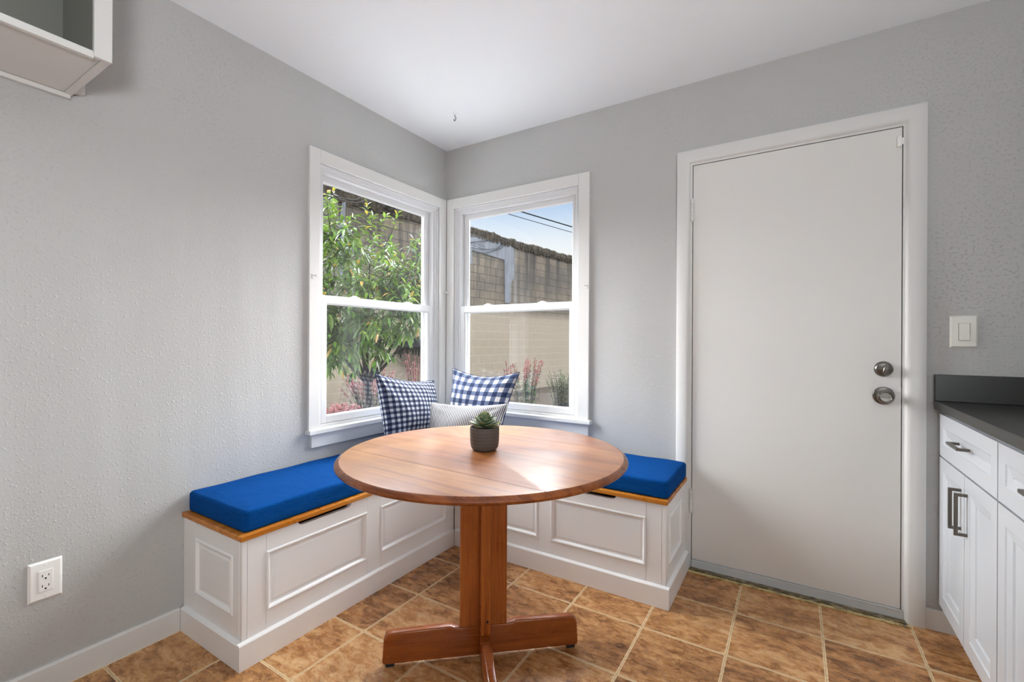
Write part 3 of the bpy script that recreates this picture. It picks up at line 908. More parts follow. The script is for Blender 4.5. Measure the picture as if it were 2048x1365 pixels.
# ------------------------------------------------------------------ pillows
def pillow(label, mat, TL, TR, BR, BL, thick, pinch=.05, sizes=(.5, .46), sag=0.0, seed=1):
    TL, TR, BR, BL = map(Vector, (TL, TR, BR, BL))
    c = (TL + TR + BR + BL) / 4
    nrm = (TR - TL).cross(BL - TL).normalized()
    if nrm.dot(CAM_P - c) < 0: nrm = -nrm
    rnd = random.Random(seed)
    ph = [rnd.uniform(0, 6.28) for _ in range(6)]
    N = 30
    bm = nb(); uvl = bm.loops.layers.uv.new('UVMap')
    grids = []
    for side in (1, -1):
        g = []
        for j in range(N + 1):
            row = []
            for i in range(N + 1):
                u, v = i / N, j / N
                # pinched, concave edges
                uu = u + pinch * math.sin(PI * v) * (1 - 2 * u) * abs(1 - 2 * u) ** 1.0
                vv = v + pinch * math.sin(PI * u) * (1 - 2 * v) * abs(1 - 2 * v) ** 1.0
                top = TL.lerp(TR, uu); bot = BL.lerp(BR, uu)
                p = top.lerp(bot, vv)
                e = (max(0, 1 - (2 * u - 1) ** 2) * max(0, 1 - (2 * v - 1) ** 2)) ** .55
                h = thick / 2 * e
                if side > 0 and 0 < i < N and 0 < j < N:
                    h += .004 * math.sin(9 * u + 5 * v + ph[0]) * e + .003 * math.sin(21 * u - 13 * v + ph[1]) * e ** .5
                    # tension folds running in from the corners
                    for (cu, cv), q in (((0, 0), ph[2]), ((1, 0), ph[3])):
                        du, dv = abs(u - cu), abs(v - cv)
                        rr = math.hypot(du, dv)
                        h += .0045 * math.sin(math.atan2(dv, du) * 9 + q) * math.exp(-((rr - .22) / .14) ** 2)
                p = p + nrm * h * side + Vector((0, 0, -sag * math.sin(PI * u) * (1 - v) ** 2))
                if side < 0 and (i in (0, N) or j in (0, N)): row.append(grids[0][j][i])
                else: row.append(bm.verts.new(p))
            g.append(row)
        grids.append(g)
        for j in range(N):
            for i in range(N):
                q = [(i, j), (i + 1, j), (i + 1, j + 1), (i, j + 1)]
                f = bm.faces.new([g[b][a] for a, b in q])
                for lp, (a, b) in zip(f.loops, q):
                    lp[uvl].uv = (a / N * sizes[0], b / N * sizes[1])
    bmesh.ops.recalc_face_normals(bm, faces=bm.faces[:])
    e = empty('throw_pillow', (c.x, c.y, .55), label, 'pillow', 'pillows in the bench corner')
    o = link('pillow_cover', bm, mat, e, smooth=180)
    bm = nb()
    ring = []
    for i in range(N): ring.append((i / N, 0))
    for i in range(N): ring.append((1, i / N))
    for i in range(N): ring.append((1 - i / N, 1))
    for i in range(N + 1): ring.append((0, 1 - i / N))
    pts = []
    for u, v in ring:
        uu = u + pinch * math.sin(PI * v) * (1 - 2 * u) * abs(1 - 2 * u); vv = v + pinch * math.sin(PI * u) * (1 - 2 * v) * abs(1 - 2 * v)
        pts.append(TL.lerp(TR, uu).lerp(BL.lerp(BR, uu), vv) + Vector((0, 0, -sag * math.sin(PI * u) * (1 - v) ** 2)))
    tube(bm, pts, .0022, 6)
    link('edge_seam', bm, M['piping'] if mat is not M['ticking'] else mat, e, smooth=180)
    return e
pillow('navy and white small-check pillow leaning under the tree window', M['check_small'], (.095, -.712, .967), (.075, -.205, .89), (.235, -.31, .558), (.2, -.72, .562), .18, .03, (.5, .46), .012, 3)
pillow('navy and white large-check pillow leaning under the sky window', M['check_large'], (.15, -.10, .967), (.66, -.095, .962), (.60, -.235, .556), (.185, -.215, .556), .16, .032, (.52, .46), .03, 5)
pillow('navy pinstripe lumbar pillow in front of the large-check pillow', M['ticking'], (.272, -.45, .788), (.695, -.285, .795), (.69, -.40, .557), (.30, -.52, .557), .13, .02, (.46, .28), .012, 8)

# ------------------------------------------------------------------ kitchen base cabinets and counter
CX = 2.56
mc = lambda a, d, z: Vector((CX - d, -a, z))
SH = [(0, -.019), (0, 0.0), (.05, 0), (.0535, -.0035), (.058, -.0045), (.079, -.0075), (.083, -.012), (.086, -.0125)]
def pull(parent, p0, p1):
    p0, p1 = Vector(p0), Vector(p1)
    bm = nb()
    r = .0048
    lo = Vector((2.5265, min(p0.y, p1.y) - r, min(p0.z, p1.z) - r)); hi = Vector((2.5365, max(p0.y, p1.y) + r, max(p0.z, p1.z) + r))
    box(bm, lo, hi, .0012)
    for p in (p0, p1): box(bm, (2.535, p.y - r, p.z - r), (2.5615, p.y + r, p.z + r), .0012)
    return sub(link('pull_handle', bm, M['pull']), parent)
def cabinet(y0, w, label, doors):
    e = empty('base_cabinet', (2.87, -(y0 + w / 2), 0), label, 'cabinet', 'white kitchen base cabinets')
    bm = nb(); box(bm, (2.5795, -(y0 + w), .107), (3.175, -y0, .884), .001); link('carcass', bm, M['cab'], e)
    bm = nb(); box(bm, (2.635, -(y0 + w), 0), (3.175, -y0, .1068)); link('toe_kick', bm, M['cab'], e)
    bm = nb(); loops_rect(bm, y0 + .002, y0 + w - .002, .704, .868, SH, mc); dr = link('drawer_front', bm, M['cab'], e)
    yc = y0 + w / 2
    pull(dr, (0, -(yc - .055), .7935), (0, -(yc + .06), .7935))
    edges = [y0 + .002, y0 + w - .002] if doors == 1 else [y0 + .002, yc + .0095, y0 + w - .002]
    for k in range(doors):
        s0, s1 = edges[k] + (.0015 if k else 0), edges[k + 1] - (.0015 if k < doors - 1 else 0)
        bm = nb(); loops_rect(bm, s0, s1, .1095, .6975, SH, mc); dd = link('door', bm, M['cab'], e)
        hy = s1 - .035 if k == 0 and doors == 2 else s0 + .03
        if doors == 2: pull(dd, (0, -hy, .505), (0, -hy, .638))
        else: pull(dd, (0, -(s1 - .035), .505), (0, -(s1 - .035), .638))
cabinet(.004, .616, 'white shaker base cabinet with one drawer and paired doors, next to the back wall', 2)
cabinet(.6215, .615, 'white shaker base cabinet nearer the viewer, cut by the photo edge', 1)
bm = nb(); box(bm, (2.543, -1.24, .885), (3.178, -.0015, .9185), .002, 2)
o = link('countertop', bm, M['counter']); tag(o, 'charcoal stone worktop over the white base cabinets', 'countertop')
bm = nb(); box(bm, (2.543, -.02, .9188), (3.178, -.0015, 1.024), .0015, 2)
o = link('backsplash', bm, M['counter']); tag(o, 'low charcoal stone upstand on the worktop against the back wall', 'backsplash')

# ------------------------------------------------------------------ wall cabinet at upper left
wc = empty('open_cupboard', (.18, -2.5, 1.965), 'white open-fronted cupboard high on the left wall', 'cupboard')
WY0, WY1, WZ = -1.937, -3.1, 1.962
bm = nb(); box(bm, (.0015, WY0 - .02, WZ), (.345, WY0, H - .001), .001); link('side_panel', bm, M['trim'], wc)
bm = nb(); box(bm, (.0125, WY0 - .0235, WZ + .0205), (.3445, WY0 - .0205, H - .001), .0005); link('side_shade_board', bm, M['cupboard_in'], wc)  # thin board added to hold the painted interior shade
bm = nb(); box(bm, (.0015, WY1, WZ), (.345, WY1 + .02, H - .001), .001); link('side_panel', bm, M['trim'], wc)
bm = nb(); box(bm, (.0015, WY1 + .02, WZ + .004), (.345, WY0 - .0205, WZ + .02), .001); link('bottom_panel', bm, M['trim'], wc)
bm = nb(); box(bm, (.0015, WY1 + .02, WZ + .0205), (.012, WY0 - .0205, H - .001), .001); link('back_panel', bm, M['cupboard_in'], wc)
bm = nb()
box(bm, (.3455, WY0 - .041, WZ - .002), (.361, WY0, H - .001), .0015)
box(bm, (.3455, WY1, WZ - .002), (.361, WY1 + .041, H - .001), .0015)
box(bm, (.3455, WY1 + .041, WZ - .008), (.361, WY0 - .0415, WZ + .0105), .0015)
link('face_frame', bm, M['trim'], wc)
bm = nb(); box(bm, (.0015, WY1, WZ - .012), (.016, WY0 - .004, WZ + .003), .002); link('ledger_strip', bm, M['trim'], wc)
bm = nb(); prism(bm, [(0, .012), (.031, .016), (.031, .055)], .0015, .02, m=lambda a, d, z: Vector((d, WY0 + a, WZ + z))); link('wedge', bm, M['trim'], wc)

# ------------------------------------------------------------------ outlet and light switch
def plate(e, m, a0, a1, z0, z1, mat):
    bm = nb(); loops_rect(bm, a0, a1, z0, z1, [(0, 0), (0, .0015), (.0055, .0062), (.007, .0065)], m)
    link('cover_plate', bm, mat, e)
    ac = (a0 + a1) / 2
    for z in (z0 + .0135, z1 - .0135):
            bm = nb()
            lathe(bm, [(0, .0076), (.0025, .0074), (.003, .0064)], (0, 0, 0), 12, 'y', m=lambda x, d, zz, z=z: m(ac + x, d, z + zz))
            link('plate_screw', bm, mat, e, smooth=50)
e = empty('wall_outlet', (0, -1.993, .367), 'white duplex power outlet low on the left wall', 'outlet')
mo = lambda a, d, z: Vector((d, -a, z))
plate(e, mo, 1.953, 2.034, .3035, .4295, M['platew'])
bm = nb(); box(bm, (1.9765, .0064, .3325), (2.0105, .0088, .4005), .0012, m=mo); rc = link('receptacle', bm, M['platew'], e)
bm = nb()
for zc in (.3835, .3505):
    box(bm, (2.0005, .0082, zc - .004), (2.0025, .0091, zc + .004), m=mo); box(bm, (1.9855, .0082, zc - .0032), (1.9875, .0091, zc + .0032), m=mo)
    lathe(bm, [(0, .0091), (.0028, .0091), (.0028, .0082)], (0, 0, 0), 12, 'y', m=lambda x, d, zz, zc=zc: mo(1.994 + x, d, zc - .0095 + zz))
sub(link('socket_slots', bm, M['slot']), rc)
e = empty('light_switch', (2.63, 0, 1.194), 'ivory rocker light switch above the worktop', 'light switch')
ms = lambda a, d, z: Vector((a, -d, z))
plate(e, ms, 2.589, 2.67, 1.131, 1.2575, M['plate'])
bm = nb(); box(bm, (2.6134, .0063, 1.1594), (2.6472, .0068, 1.2282), m=ms); link('rocker_gap', bm, M['slot'], e)
bm = nb(); prism(bm, [(1.1605, .0066), (1.1605, .0115), (1.194, .0082), (1.2275, .0088), (1.2275, .0066)], 2.6145, 2.6455, m=lambda z, a, d: Vector((a, -d, z)))
link('rocker', bm, M['plate'], e)

# ------------------------------------------------------------------ outdoors
GZ = -.2
bm = nb()
box(bm, (-12, -9, GZ - .3), (-WT - .032, 26, GZ)); box(bm, (-WT - .031, WT + .032, GZ - .3), (14, 26, GZ)); box(bm, (-12, -16, GZ - .3), (14, -9.01, GZ)); box(bm, (-.16, -9, GZ - .3), (14, -5.12, GZ))
o = link('ground', bm, M['soil']); tag(o, 'brown mulch ground of the side yard outside', 'ground', kind='structure')
bm = nb(); box(bm, (-4.5, -8.5, GZ), (-WT - .033, 5.4, GZ + .03)); box(bm, (-WT - .032, WT + .033, GZ), (9, 5.4, GZ + .03))  # out-of-view slab added to bounce daylight up to the ceiling
o = link('trim_5', bm, M['bounce_slab']); tag(o, 'unseen grey concrete slab around the house, added to bounce daylight', 'bounce_slab', kind='structure')
WP = at(1000, 682, 11.8); WP.z = 0
WD = Vector((math.sin(math.radians(6.7)), math.cos(math.radians(6.7)), 0)); WN = Vector((WD.y, -WD.x, 0))
def on_wall(u, v, off=0.0):
    r = ray(u, v); t = (WP + WN * off - CAM_P).dot(WN) / r.dot(WN)
    p = CAM_P + r * t
    return (p - WP).dot(WD), p.z          # coordinates along the wall and up
Wm = Matrix((( WD.x, -WN.x, 0, WP.x), (WD.y, -WN.y, 0, WP.y), (0, 0, 1, 0), (0, 0, 0, 1)))
s_a, z_a = on_wall(700, 379); s_b, z_b = on_wall(1100, 500.5)
WTOP = (z_a + z_b) / 2
ew = empty('wall_exterior', (0, 0, 0), 'tall stained concrete block wall across the side yard', 'wall', kind='structure')
def wall_obj(name, bm, mat):
    o = link(name, bm, mat); o.parent = ew; o.matrix_local = Wm; return o
bm = nb(); box(bm, (-5.6, 0, GZ), (16, .35, WTOP - .26)); wall_obj('block_face', bm, M['block'])
bm = nb()
rnd = random.Random(4)
rows_ = []
NS = 420
h_ = 0.0
for i in range(NS + 1):
    sx = -5.6 + 21.6 * i / NS
    h_ = h_ * .8 + rnd.gauss(0, .012)
    jt = lambda a=.008: rnd.gauss(0, a)
    rows_.append([bm.verts.new(p) for p in ((sx, -.025 + jt(), WTOP - .25 + jt(.02)), (sx, -.04 + jt(), WTOP - .15 + jt()), (sx, -.035 + jt(), WTOP - .04 + h_ + jt()), (sx, .03 + jt(), WTOP - .005 + h_ + jt()), (sx, .37, WTOP + h_ + jt()), (sx, .37, WTOP - .26))])
for a, b in zip(rows_, rows_[1:]):
    for k in range(6): bm.faces.new((a[k], a[(k + 1) % 6], b[(k + 1) % 6], b[k]))
bm.faces.new(rows_[0]); bm.faces.new(rows_[-1])
wall_obj('coping', bm, M['coping'])
def patch(pts, depth, mat, name='paint_patch'):
    bm = nb(); prism(bm, [on_wall(*p) for p in pts], -depth, .01); return wall_obj(name, bm, mat)
patch([(939, 464), (1026, 493), (1027, 556), (1021, 566), (1020, 606), (1009, 606), (1008, 520), (943, 500), (944, 528), (939, 528)], .02, M['patch'])
patch([(673, 375), (692, 382), (688, 440), (690, 505), (686, 560), (678, 560), (677, 450), (684, 400)], .02, M['patch'])
patch([(560, 330), (674, 384), (679, 455), (676, 620), (560, 640)], .012, M['render_grey'], 'cement_render')

# cables
def cable(name, pts, r, mat, label, cat='cable', group=None):
    bm = nb(); tube(bm, smoothpath(pts, 8), r, 8)
    o = link(name, bm, mat, smooth=60); return tag(o, label, cat, group)
cable('utility_cable', [at(800, 346, 8), at(1010, 413.2, 10), at(1152, 456, 12), at(1300, 499, 15)], .016, M['cable'], 'thick grey overhead cable crossing the sky above the block wall')
cable('utility_cable', [at(800, 366, 8.2), at(995, 421.8, 10), at(1152, 467, 12), at(1300, 508, 15)], .008, M['cable'], 'thin grey overhead cable crossing the sky just below the thick one')
cx_, cz_ = on_wall(781, 417, .06)
coil_c = WP + WD * cx_ + WN * .07 + Vector((0, 0, cz_))
cable('service_cable', [at(560, 368, 2.6), at(645, 384.2, 3.5), at(712, 399, 5.6), coil_c + Vector((.12, -.6, .14)), coil_c + Vector((.06, -.16, .09))], .0048, M['cable_black'], 'upper black service cable above the tree, running to the wall')
cable('service_cable', [at(560, 376, 2.6), at(645, 389.4, 3.5), at(712, 405, 5.6), coil_c + Vector((.12, -.6, .0)), coil_c + Vector((.08, -.2, -.07))], .0048, M['cable_black'], 'lower black service cable above the tree, sagging to the coil')
pts = []
for i in range(60):
    a = i / 60 * 2 * PI * 3.4; r_ = .085 + .02 * math.sin(i * .9)
    pts.append(coil_c + WD * math.cos(a) * r_ * 1.15 + Vector((0, 0, math.sin(a) * r_ * .8)) + WN * (.01 * math.sin(i * 1.3)))
bm = nb(); tube(bm, pts, .009, 6); o = link('cable_coil', bm, M['cable_black'], smooth=60); tag(o, 'tangled coil of black cable hung on the top of the block wall', 'cable')
def wall_line(pts, r, label):
    P3 = []
    for u, v in pts:
        s_, z_ = on_wall(u, v, .04); P3.append(WP + WD * s_ + WN * .04 + Vector((0, 0, z_)))
    cable('wall_cable', P3, r, M['cable_black'], label, 'cable')
wall_line([(938, 486), (956, 483), (975, 481), (992, 479)], .007, 'thin black cable on the pale patch, highest on the block wall')
wall_line([(943, 495), (962, 498), (990, 498), (1003, 491), (1014, 487)], .006, 'thin black cable sagging across the middle of the pale patch')
wall_line([(943, 503), (970, 506), (992, 500), (1006, 494), (1001, 484), (1012, 493)], .006, 'thin black cable looping under the pale patch to a small knot')

# solid dark form added to stand for a shadow on the wall
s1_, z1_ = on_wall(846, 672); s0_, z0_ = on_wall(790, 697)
aw = empty('shade_form', (WP + WD * (s1_ + .1)), 'dark grey rounded shade shape with ragged lower edge on the block wall', 'shade_form')
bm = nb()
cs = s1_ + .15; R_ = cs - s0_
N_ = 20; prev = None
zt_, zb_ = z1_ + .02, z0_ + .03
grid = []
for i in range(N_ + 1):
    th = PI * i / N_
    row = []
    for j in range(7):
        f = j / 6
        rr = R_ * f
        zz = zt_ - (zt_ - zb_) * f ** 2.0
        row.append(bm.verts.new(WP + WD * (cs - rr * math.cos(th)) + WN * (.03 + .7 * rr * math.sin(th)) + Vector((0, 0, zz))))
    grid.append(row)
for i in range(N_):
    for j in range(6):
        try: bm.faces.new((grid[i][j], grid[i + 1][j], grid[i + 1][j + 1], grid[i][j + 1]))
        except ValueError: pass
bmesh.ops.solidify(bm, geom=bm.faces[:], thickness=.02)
link('shade_form_top', bm, M['shade_form'], aw, smooth=40)
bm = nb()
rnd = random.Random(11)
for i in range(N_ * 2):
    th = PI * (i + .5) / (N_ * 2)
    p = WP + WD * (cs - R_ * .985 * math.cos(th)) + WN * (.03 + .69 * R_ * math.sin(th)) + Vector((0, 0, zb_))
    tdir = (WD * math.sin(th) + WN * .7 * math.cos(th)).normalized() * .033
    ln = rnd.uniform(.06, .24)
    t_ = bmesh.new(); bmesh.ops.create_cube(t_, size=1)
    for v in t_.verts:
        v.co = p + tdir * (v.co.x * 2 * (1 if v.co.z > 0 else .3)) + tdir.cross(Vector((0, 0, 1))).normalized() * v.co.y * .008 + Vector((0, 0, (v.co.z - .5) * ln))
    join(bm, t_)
link('shade_fringe', bm, M['shade_fringe'], aw)

# vegetation
def leaf(bm, cols, p, d, n, L, W, col, droop=.3, fold=.25):
    d = d.normalized(); s_ = d.cross(n)
    if s_.length < 1e-3: s_ = d.cross(Vector((1, 0, .1)))
    s_.normalize(); n = s_.cross(d)
    rows_ = []
    for t, w in ((0, .06), (.28, .8), (.58, 1), (.82, .6), (1, .02)):
        q = p + d * (L * t) - Vector((0, 0, 1)) * (droop * L * t * t)
        rows_.append([bm.verts.new(q + s_ * (W / 2 * w) + n * (W / 2 * w * fold)), bm.verts.new(q), bm.verts.new(q - s_ * (W / 2 * w) + n * (W / 2 * w * fold))])
        for k in range(3): cols.append(tuple(c * (.93 if k == 1 else 1) for c in col))
    for a, b in zip(rows_, rows_[1:]):
        bm.faces.new((a[0], a[1], b[1], b[0])); bm.faces.new((a[1], a[2], b[2], b[1]))

def finish_leaves(name, bm, cols, mat, parent):
    me = bpy.data.meshes.new(name); bm.to_mesh(me); bm.free()
    o = bpy.data.objects.new(name, me); COL.objects.link(o); me.materials.append(mat)
    me.shade_smooth(); colattr(me, cols)
    o.parent = parent; o.matrix_parent_inverse = Matrix.Translation(parent.location).inverted()
    return o

rnd = random.Random(21)
base = at(742, 800, 5.6); base.z = GZ
tree = empty('broadleaf_tree', base, 'leafy green tree with drooping glossy leaves outside the left window', 'tree')
# crown = several blobs of twigs (centre u,v on the photo survey, depth, radius, twigs)
BL = [(665, 470, 4.9, .30, 15), (690, 520, 5.1, .34, 16), (655, 600, 4.7, .36, 18), (700, 590, 5.2, .30, 14), (745, 610, 4.9, .32, 18), (790, 560, 5.0, .30, 20),
      (830, 560, 5.2, .32, 20), (815, 610, 4.8, .32, 20), (770, 500, 5.5, .22, 5), (845, 500, 5.4, .2, 5), (690, 660, 5.0, .34, 14), (760, 655, 5.2, .34, 16), (838, 618, 5.4, .2, 8),
      (600, 520, 4.9, .45, 22), (590, 640, 5.0, .45, 22), (540, 570, 5.2, .5, 16), (740, 560, 5.9, .5, 22), (680, 700, 5.3, .22, 6), (664, 690, 5.0, .16, 5), (740, 684, 5.5, .2, 8), (664, 655, 5.0, .3, 16), (700, 672, 5.3, .26, 14), (655, 705, 5.1, .2, 10), (705, 700, 5.5, .2, 9), (775, 640, 5.5, .22, 8), (885, 570, 5.5, .28, 10), (630, 460, 5.3, .4, 12)]
SPR = [(734, 428, 5.0, (.05, 0, .5)), (742, 446, 5.0, (.15, 0, .4)), (760, 452, 5.05, (.2, .1, .35)), (655, 405, 4.8, (0, 0, .6)), (664, 428, 4.8, (0, .1, .5)), (790, 445, 5.3, (.1, .1, .5)), (846, 470, 5.2, (.1, .1, .5)), (838, 500, 5.1, (.1, 0, .5)), (672, 440, 4.85, (.1, 0, .4)), (724, 655, 4.5, (.2, -.1, -.1)), (748, 655, 4.5, (.25, -.1, -.15)), (776, 545, 4.6, (.1, -.1, .5)), (700, 600, 4.5, (.3, 0, .0)), (735, 598, 4.5, (.35, 0, 0)), (812, 600, 4.5, (.3, 0, .1))]
twigs = []
for u, v, dp, R, n in BL:
    c = at(u, v, dp)
    for k in range(int(n * 1.45)):
        q = Vector((rnd.gauss(0, 1), rnd.gauss(0, 1), rnd.gauss(0, 1))).normalized() * R * rnd.random() ** .45
        twigs.append((c + q, (q.normalized() * .6 + Vector((rnd.uniform(-.4, .4), rnd.uniform(-.4, .4), rnd.uniform(-.2, .45)))), False))
for u, v, dp, d in SPR: twigs.append((at(u, v, dp), Vector(d), True))
FORKS = [(690, 560, 5.1), (640, 540, 5.0), (770, 580, 5.2), (820, 580, 5.2), (740, 520, 5.5), (680, 640, 5.2), (845, 620, 5.3), (600, 600, 5.0)]
fol = nb(); fc = []; br = nb()
GR = [lin((36, 64, 24)), lin((52, 88, 32)), lin((74, 114, 40)), lin((98, 140, 52)), lin((46, 74, 38))]
KNOT = at(735, 700, 5.4)
NODES = [at(*q) for q in FORKS] + [KNOT.lerp(at(*q), .6) for q in FORKS]
twigs.sort(key=lambda q: (q[0] - KNOT).length)
for p, d, young in twigs:
    d = d.normalized(); Lt = rnd.uniform(.16, .28)
    st = p - d * Lt * .5
    fk = min(NODES, key=lambda q: (q - st).length + .25 * (q - KNOT).length)
    tube(br, smoothpath([fk, fk.lerp(st, .55) + Vector((rnd.uniform(-.02, .02), rnd.uniform(-.02, .02), .015)), st, st + d * Lt * .5 + Vector((0, 0, .01)), st + d * Lt], 3), .005, 5, .002)
    NODES.append(st)
    nl = rnd.randint(9, 13)
    for k in range(nl):
        t = .15 + .85 * k / (nl - 1)
        ang = k * 2.4 + rnd.uniform(-.4, .4)
        a_ = d.cross(Vector((.2, .1, 1))).normalized(); b_ = d.cross(a_)
        od = (a_ * math.cos(ang) + b_ * math.sin(ang)) * (1.1 - .5 * t) + d * (.35 + .6 * t) + Vector((0, 0, -.25 if not young else -.05))
        col = Vector(rnd.choice(GR))
        tip = max(0, t - .6) / .4
        if young or rnd.random() < .38:
            col = col.lerp(Vector(lin((140, 160, 52))), .45 * (0.4 + tip * .6))
            if t > .85 and rnd.random() < .3: col = col.lerp(Vector(lin((190, 128, 60))), .7)
        if rnd.random() < .012: col = Vector(lin((176, 140, 60)))
        leaf(fol, fc, st + d * Lt * t, od, Vector((rnd.uniform(-.3, .3), rnd.uniform(-.3, .3), 1)), rnd.uniform(.085, .135) * (.8 if young and t > .8 else 1), rnd.uniform(.027, .038), tuple(col), rnd.uniform(.15, .5))
finish_leaves('foliage', fol, fc, M['leaf'], tree)
trunk_top = at(735, 640, 5.4)
forks = FORKS
bt = nb()
kn_ = at(735, 765, 5.6)
tube(bt, smoothpath([base, (base + kn_) / 2 + Vector((.02, 0, 0)), kn_]), .055, 10, .042)
for i, (u, v, dp) in enumerate(forks):
    e_ = at(u, v, dp); mid = kn_.lerp(e_, .5) + Vector((rnd.uniform(-.08, .08), rnd.uniform(-.08, .08), -.05))
    tube(bt, smoothpath([kn_ - Vector((0, 0, .02)), mid, e_]), .026, 8, .007)
link('trunk', bt, M['bark'], tree, smooth=60)
link('twig_sprays', br, M['bark'], tree, smooth=60)  # bark twigs and the branches joining them, no leaves

def stems_plant(name, label, u, v, depth, n, h, spread, leafy, flowers, lcol, fcol, seed, cat='plant', lean=0, lsz=(.03, .009), fsz=.012, fl_from=.5):
    rnd = random.Random(seed)
    b = at(u, v, depth); b.z = GZ
    e = empty(name, b, label, cat)
    ls, lc, fs, fcs, ss = nb(), [], nb(), [], nb()
    for i in range(n):
        az = rnd.uniform(0, 2 * PI); sp = spread * rnd.random() ** .7
        hh = h * rnd.uniform(.6, 1)
        p0 = b + Vector((math.cos(az), math.sin(az), 0)) * sp * .3
        p2 = b + Vector((math.cos(az) * sp + lean * hh, math.sin(az) * sp, hh))
        p1 = p0.lerp(p2, .5) + Vector((0, 0, hh * .12))
        path = smoothpath([p0, p1, p2], 5)
        tube(ss, path, .005, 5, .0022)
        K = leafy
        for k in range(K):
            t = rnd.uniform(.08, fl_from + .1 if flowers else 1.0)
            q = path[min(len(path) - 1, int(t * (len(path) - 1)))]
            od = Vector((rnd.uniform(-1, 1), rnd.uniform(-1, 1), rnd.uniform(-.1, .9)))
            c_ = Vector(rnd.choice(lcol)) * rnd.uniform(.75, 1.15)
            leaf(ls, lc, q + od * .012, od, Vector((rnd.uniform(-1, 1), rnd.uniform(-1, 1), 1)), lsz[0] * rnd.uniform(.7, 1.4), lsz[1] * rnd.uniform(.8, 1.3), tuple(c_), .2)
        if flowers:
            for k in range(flowers):
                t = fl_from + (1 - fl_from) * rnd.random()
                f_ = t * (len(path) - 1); i0 = min(len(path) - 2, int(f_))
                q = path[i0].lerp(path[i0 + 1], f_ - i0)
                od = Vector((rnd.uniform(-1, 1), rnd.uniform(-1, 1), rnd.uniform(-.5, .6)))
                c_ = Vector(rnd.choice(fcol)) * rnd.uniform(.8, 1.15)
                leaf(fs, fcs, q + od * .006, od, Vector((rnd.uniform(-1, 1), rnd.uniform(-1, 1), .3)), fsz * rnd.uniform(1.2, 2.2), fsz * rnd.uniform(.9, 1.5), tuple(c_), .3)
    if lc: finish_leaves('foliage', ls, lc, M['herb'], e)
    else: ls.free()
    if fcs: finish_leaves('blossoms', fs, fcs, M['flower'], e)
    else: fs.free()
    link('stems', ss, M['bark'], e, smooth=60)
    return e
GH = [lin((84, 92, 62)), lin((104, 110, 78)), lin((70, 82, 56)), lin((122, 120, 88))]
GG = [lin((60, 88, 44)), lin((84, 112, 60)), lin((48, 72, 40))]
DRY = [lin((150, 132, 96)), lin((128, 112, 82)), lin((104, 104, 70))]
PK = [lin((158, 92, 100)), lin((178, 118, 126)), lin((140, 70, 82))]
RD = [lin((142, 66, 70)), lin((160, 88, 90)), lin((120, 52, 58))]
stems_plant('flowering_shrub', 'low pink flowering shrub at the lower left of the tree window', 672, 838, 6.6, 64, .44, .36, 40, 46, GH, PK, 31, lean=.25)
stems_plant('flowering_shrub', 'tall wispy pink flowering shrub under the tree, behind the small-check pillow', 738, 826, 7.7, 64, .9, .5, 40, 34, GH, PK, 32)
stems_plant('flowering_shrub', 'slender pink flowering shrub below the dark shade shape', 832, 826, 8.6, 24, 1.2, .3, 12, 34, GH, PK, 33)
stems_plant('green_seedling', 'bright lime green small plant at the foot of the pink shrubs', 749, 832, 6.9, 26, .24, .17, 26, 0, [lin((142, 164, 70)), lin((164, 182, 92))], PK, 34, lsz=(.05, .028))
stems_plant('red_sage', 'spiky red sage plant right of the large-check pillow', 1054, 822, 8.3, 26, 1.05, .34, 46, 34, GG, RD, 35, fl_from=.66, lsz=(.05, .014), fsz=.014)
stems_plant('red_sage', 'slim red sage stems by the large-check pillow top edge', 1018, 822, 8.5, 4, 1.1, .12, 10, 30, GG, RD, 38, fl_from=.72, fsz=.013)
stems_plant('dry_grass_tuft', 'tan dry grass tuft beside the red sage', 1040, 826, 7.6, 60, .38, .3, 3, 0, DRY, RD, 36, lsz=(.09, .006))
stems_plant('rosemary_bush', 'grey-green rosemary-like bush at the right edge of the sky window', 1122, 826, 8.0, 70, .84, .3, 40, 0, [lin((74, 82, 66)), lin((104, 108, 86)), lin((58, 66, 54)), lin((128, 126, 104))], RD, 37, cat='bush', lsz=(.045, .011))
BASES = [(Vector(o_.location), .62) for o_ in COL.objects if o_.type == 'EMPTY' and o_.get('category') in ('plant', 'bush', 'tree') and o_.location.y > 0]
# litter of dry leaves on the ground
rnd = random.Random(50)
bm = nb(); cc_ = []
for i in range(420):
    u = rnd.uniform(640, 1170); q = at(u, 760, rnd.uniform(5.8, 8.6)); q.z = GZ + rnd.uniform(.002, .012)
    if any((q - Vector((b_.x, b_.y, q.z))).length < r_ for b_, r_ in BASES) or (q - WP).dot(WN) < .3: continue
    leaf(bm, cc_, q, Vector((rnd.uniform(-1, 1), rnd.uniform(-1, 1), rnd.uniform(-.1, .3))), Vector((rnd.uniform(-.5, .5), rnd.uniform(-.5, .5), 1)), rnd.uniform(.05, .09), rnd.uniform(.02, .04), tuple(Vector(rnd.choice([lin((150, 104, 60)), lin((122, 92, 66)), lin((168, 124, 80))]))), .1)
me = bpy.data.meshes.new('fallen_leaves'); bm.to_mesh(me); bm.free()
o = bpy.data.objects.new('fallen_leaves', me); COL.objects.link(o); me.materials.append(M['herb']); colattr(me, cc_)
tag(o, 'scatter of dry brown leaves on the yard soil', 'leaves', kind='stuff')

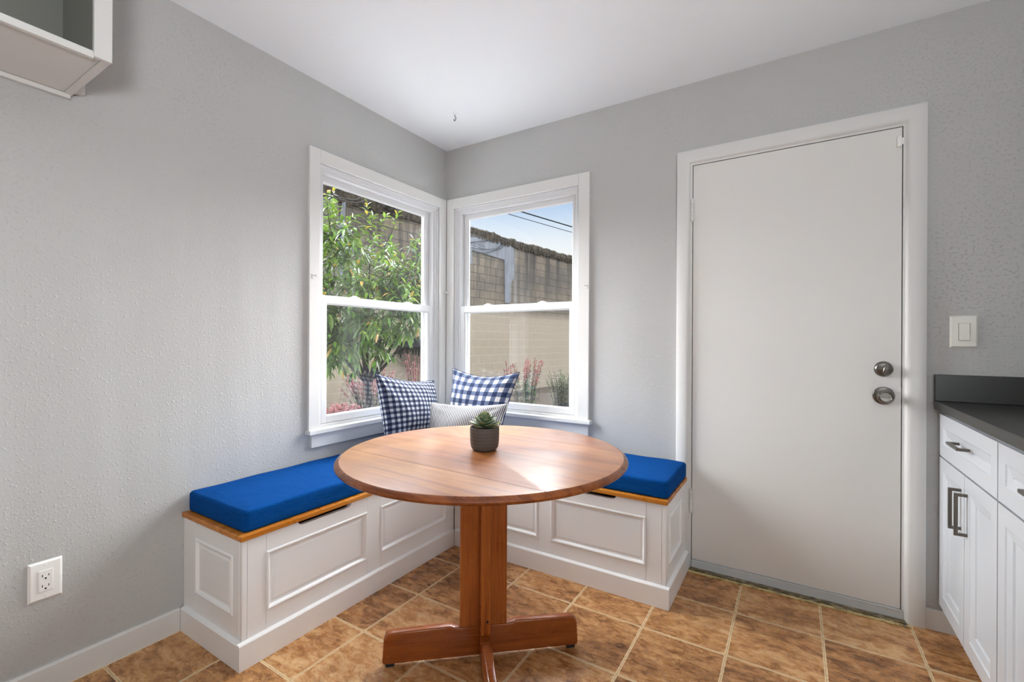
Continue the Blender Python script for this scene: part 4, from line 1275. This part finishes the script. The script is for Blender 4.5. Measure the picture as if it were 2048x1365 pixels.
# ------------------------------------------------------------------ light
SKY_GAIN, LOBE_A, LOBE_B, ZENITH = .5, 34.0, 38.0, 4.0
w = bpy.data.worlds.new('sky'); scn.world = w; w.use_nodes = True
nt = w.node_tree; nt.nodes.clear()
class WT_(NT):
    def __init__(s, tree):
        s.t = tree; s.n = tree.nodes; s.l = tree.links
        s.out = s.n.new('ShaderNodeOutputWorld')
t = WT_(nt)
dirv = t.coord('Generated')
_x, _y, dz = t.sep(dirv)
# pale haze on the horizon turning blue above it
base_sky = t.ramp(dz, [(0.0, (.30, .29, .28)), (.02, (.80, .79, .78)), (.165, (.98, .98, .98)), (.21, (.88, .93, .98)), (.25, (.68, .80, .95)), (.30, (.40, .58, .86)), (.38, (.55, .7, .95)), (1.0, (.6, .75, 1.0))])
vn = t.n.new('ShaderNodeVectorMath'); vn.operation = 'DOT_PRODUCT'
t.l.new(dirv, vn.inputs[0]); vn.inputs[1].default_value = Vector((-.60, .78, .1)).normalized()
# mask keeping the added glow out of the sky the camera sees
clear = t.math('MULTIPLY', t.math('MAXIMUM', t.maprange(dz, .305, .36, 0, 1, True), t.maprange(vn.outputs['Value'], .91, .82, 0, 1, True)), t.maprange(dz, .02, .12, 0, 1, True))
def lobe(d, width):
    """broad sky glow around a direction, added to light the room through its windows"""
    n = t.n.new('ShaderNodeVectorMath'); n.operation = 'DOT_PRODUCT'
    t.l.new(dirv, n.inputs[0]); n.inputs[1].default_value = Vector(d).normalized()
    return t.math('MULTIPLY', t.maprange(n.outputs['Value'], width, 1.0, 0, 1, True), clear)
glow = t.math('ADD', t.math('MULTIPLY', lobe((-.94, -.16, .44), .70), LOBE_A), t.math('MULTIPLY', lobe((.14, .93, .44), .80), LOBE_B))
glow = t.math('ADD', glow, t.math('MULTIPLY', t.maprange(dz, .4, .6, 0, 1, True), ZENITH))
gcol = t.mix(1.0, (.98, 1.0, 1.02), t.comb(glow, glow, glow), 'MULTIPLY')
sky = t.mix(1.0, base_sky, gcol, 'ADD')
bg = t.n.new('ShaderNodeBackground'); t.l.new(sky, bg.inputs[0]); bg.inputs[1].default_value = SKY_GAIN
t.l.new(bg.outputs[0], t.out.inputs[0])

sd = bpy.data.lights.new('sun', 'SUN'); sd.energy = 1.2; sd.angle = math.radians(1.2); sd.color = (1, .95, .88)
so = bpy.data.objects.new('sun', sd); COL.objects.link(so)
so.rotation_euler = Vector((.62, -.28, .75)).to_track_quat('Z', 'Y').to_euler()

# unseen spot added as fill light for the ceiling and walls
ld = bpy.data.lights.new('added_fill_spot', 'SPOT'); ld.shadow_soft_size = .25; ld.energy = 86; ld.color = (.93, .97, 1.0)
ld.spot_size = math.radians(166); ld.spot_blend = .8
lo_ = bpy.data.objects.new('added_fill_spot', ld); COL.objects.link(lo_); lo_.location = (2.95, -3.2, 1.2); lo_.rotation_euler = Vector((.62, -.3, -.7)).to_track_quat('Z', 'Y').to_euler()

# ------------------------------------------------------------------ view
scn.view_settings.view_transform = 'Standard'
scn.view_settings.look = 'None'
scn.view_settings.gamma = 1.0
scn.view_settings.exposure = 1.1
scn.view_settings.use_curve_mapping = False
scn.cycles.use_denoising = True
scn.cycles.max_bounces = 10
scn.cycles.diffuse_bounces = 6
scn.cycles.transparent_max_bounces = 16
scn.cycles.caustics_reflective = False
scn.cycles.caustics_refractive = False
scn.cycles.sample_clamp_indirect = 8
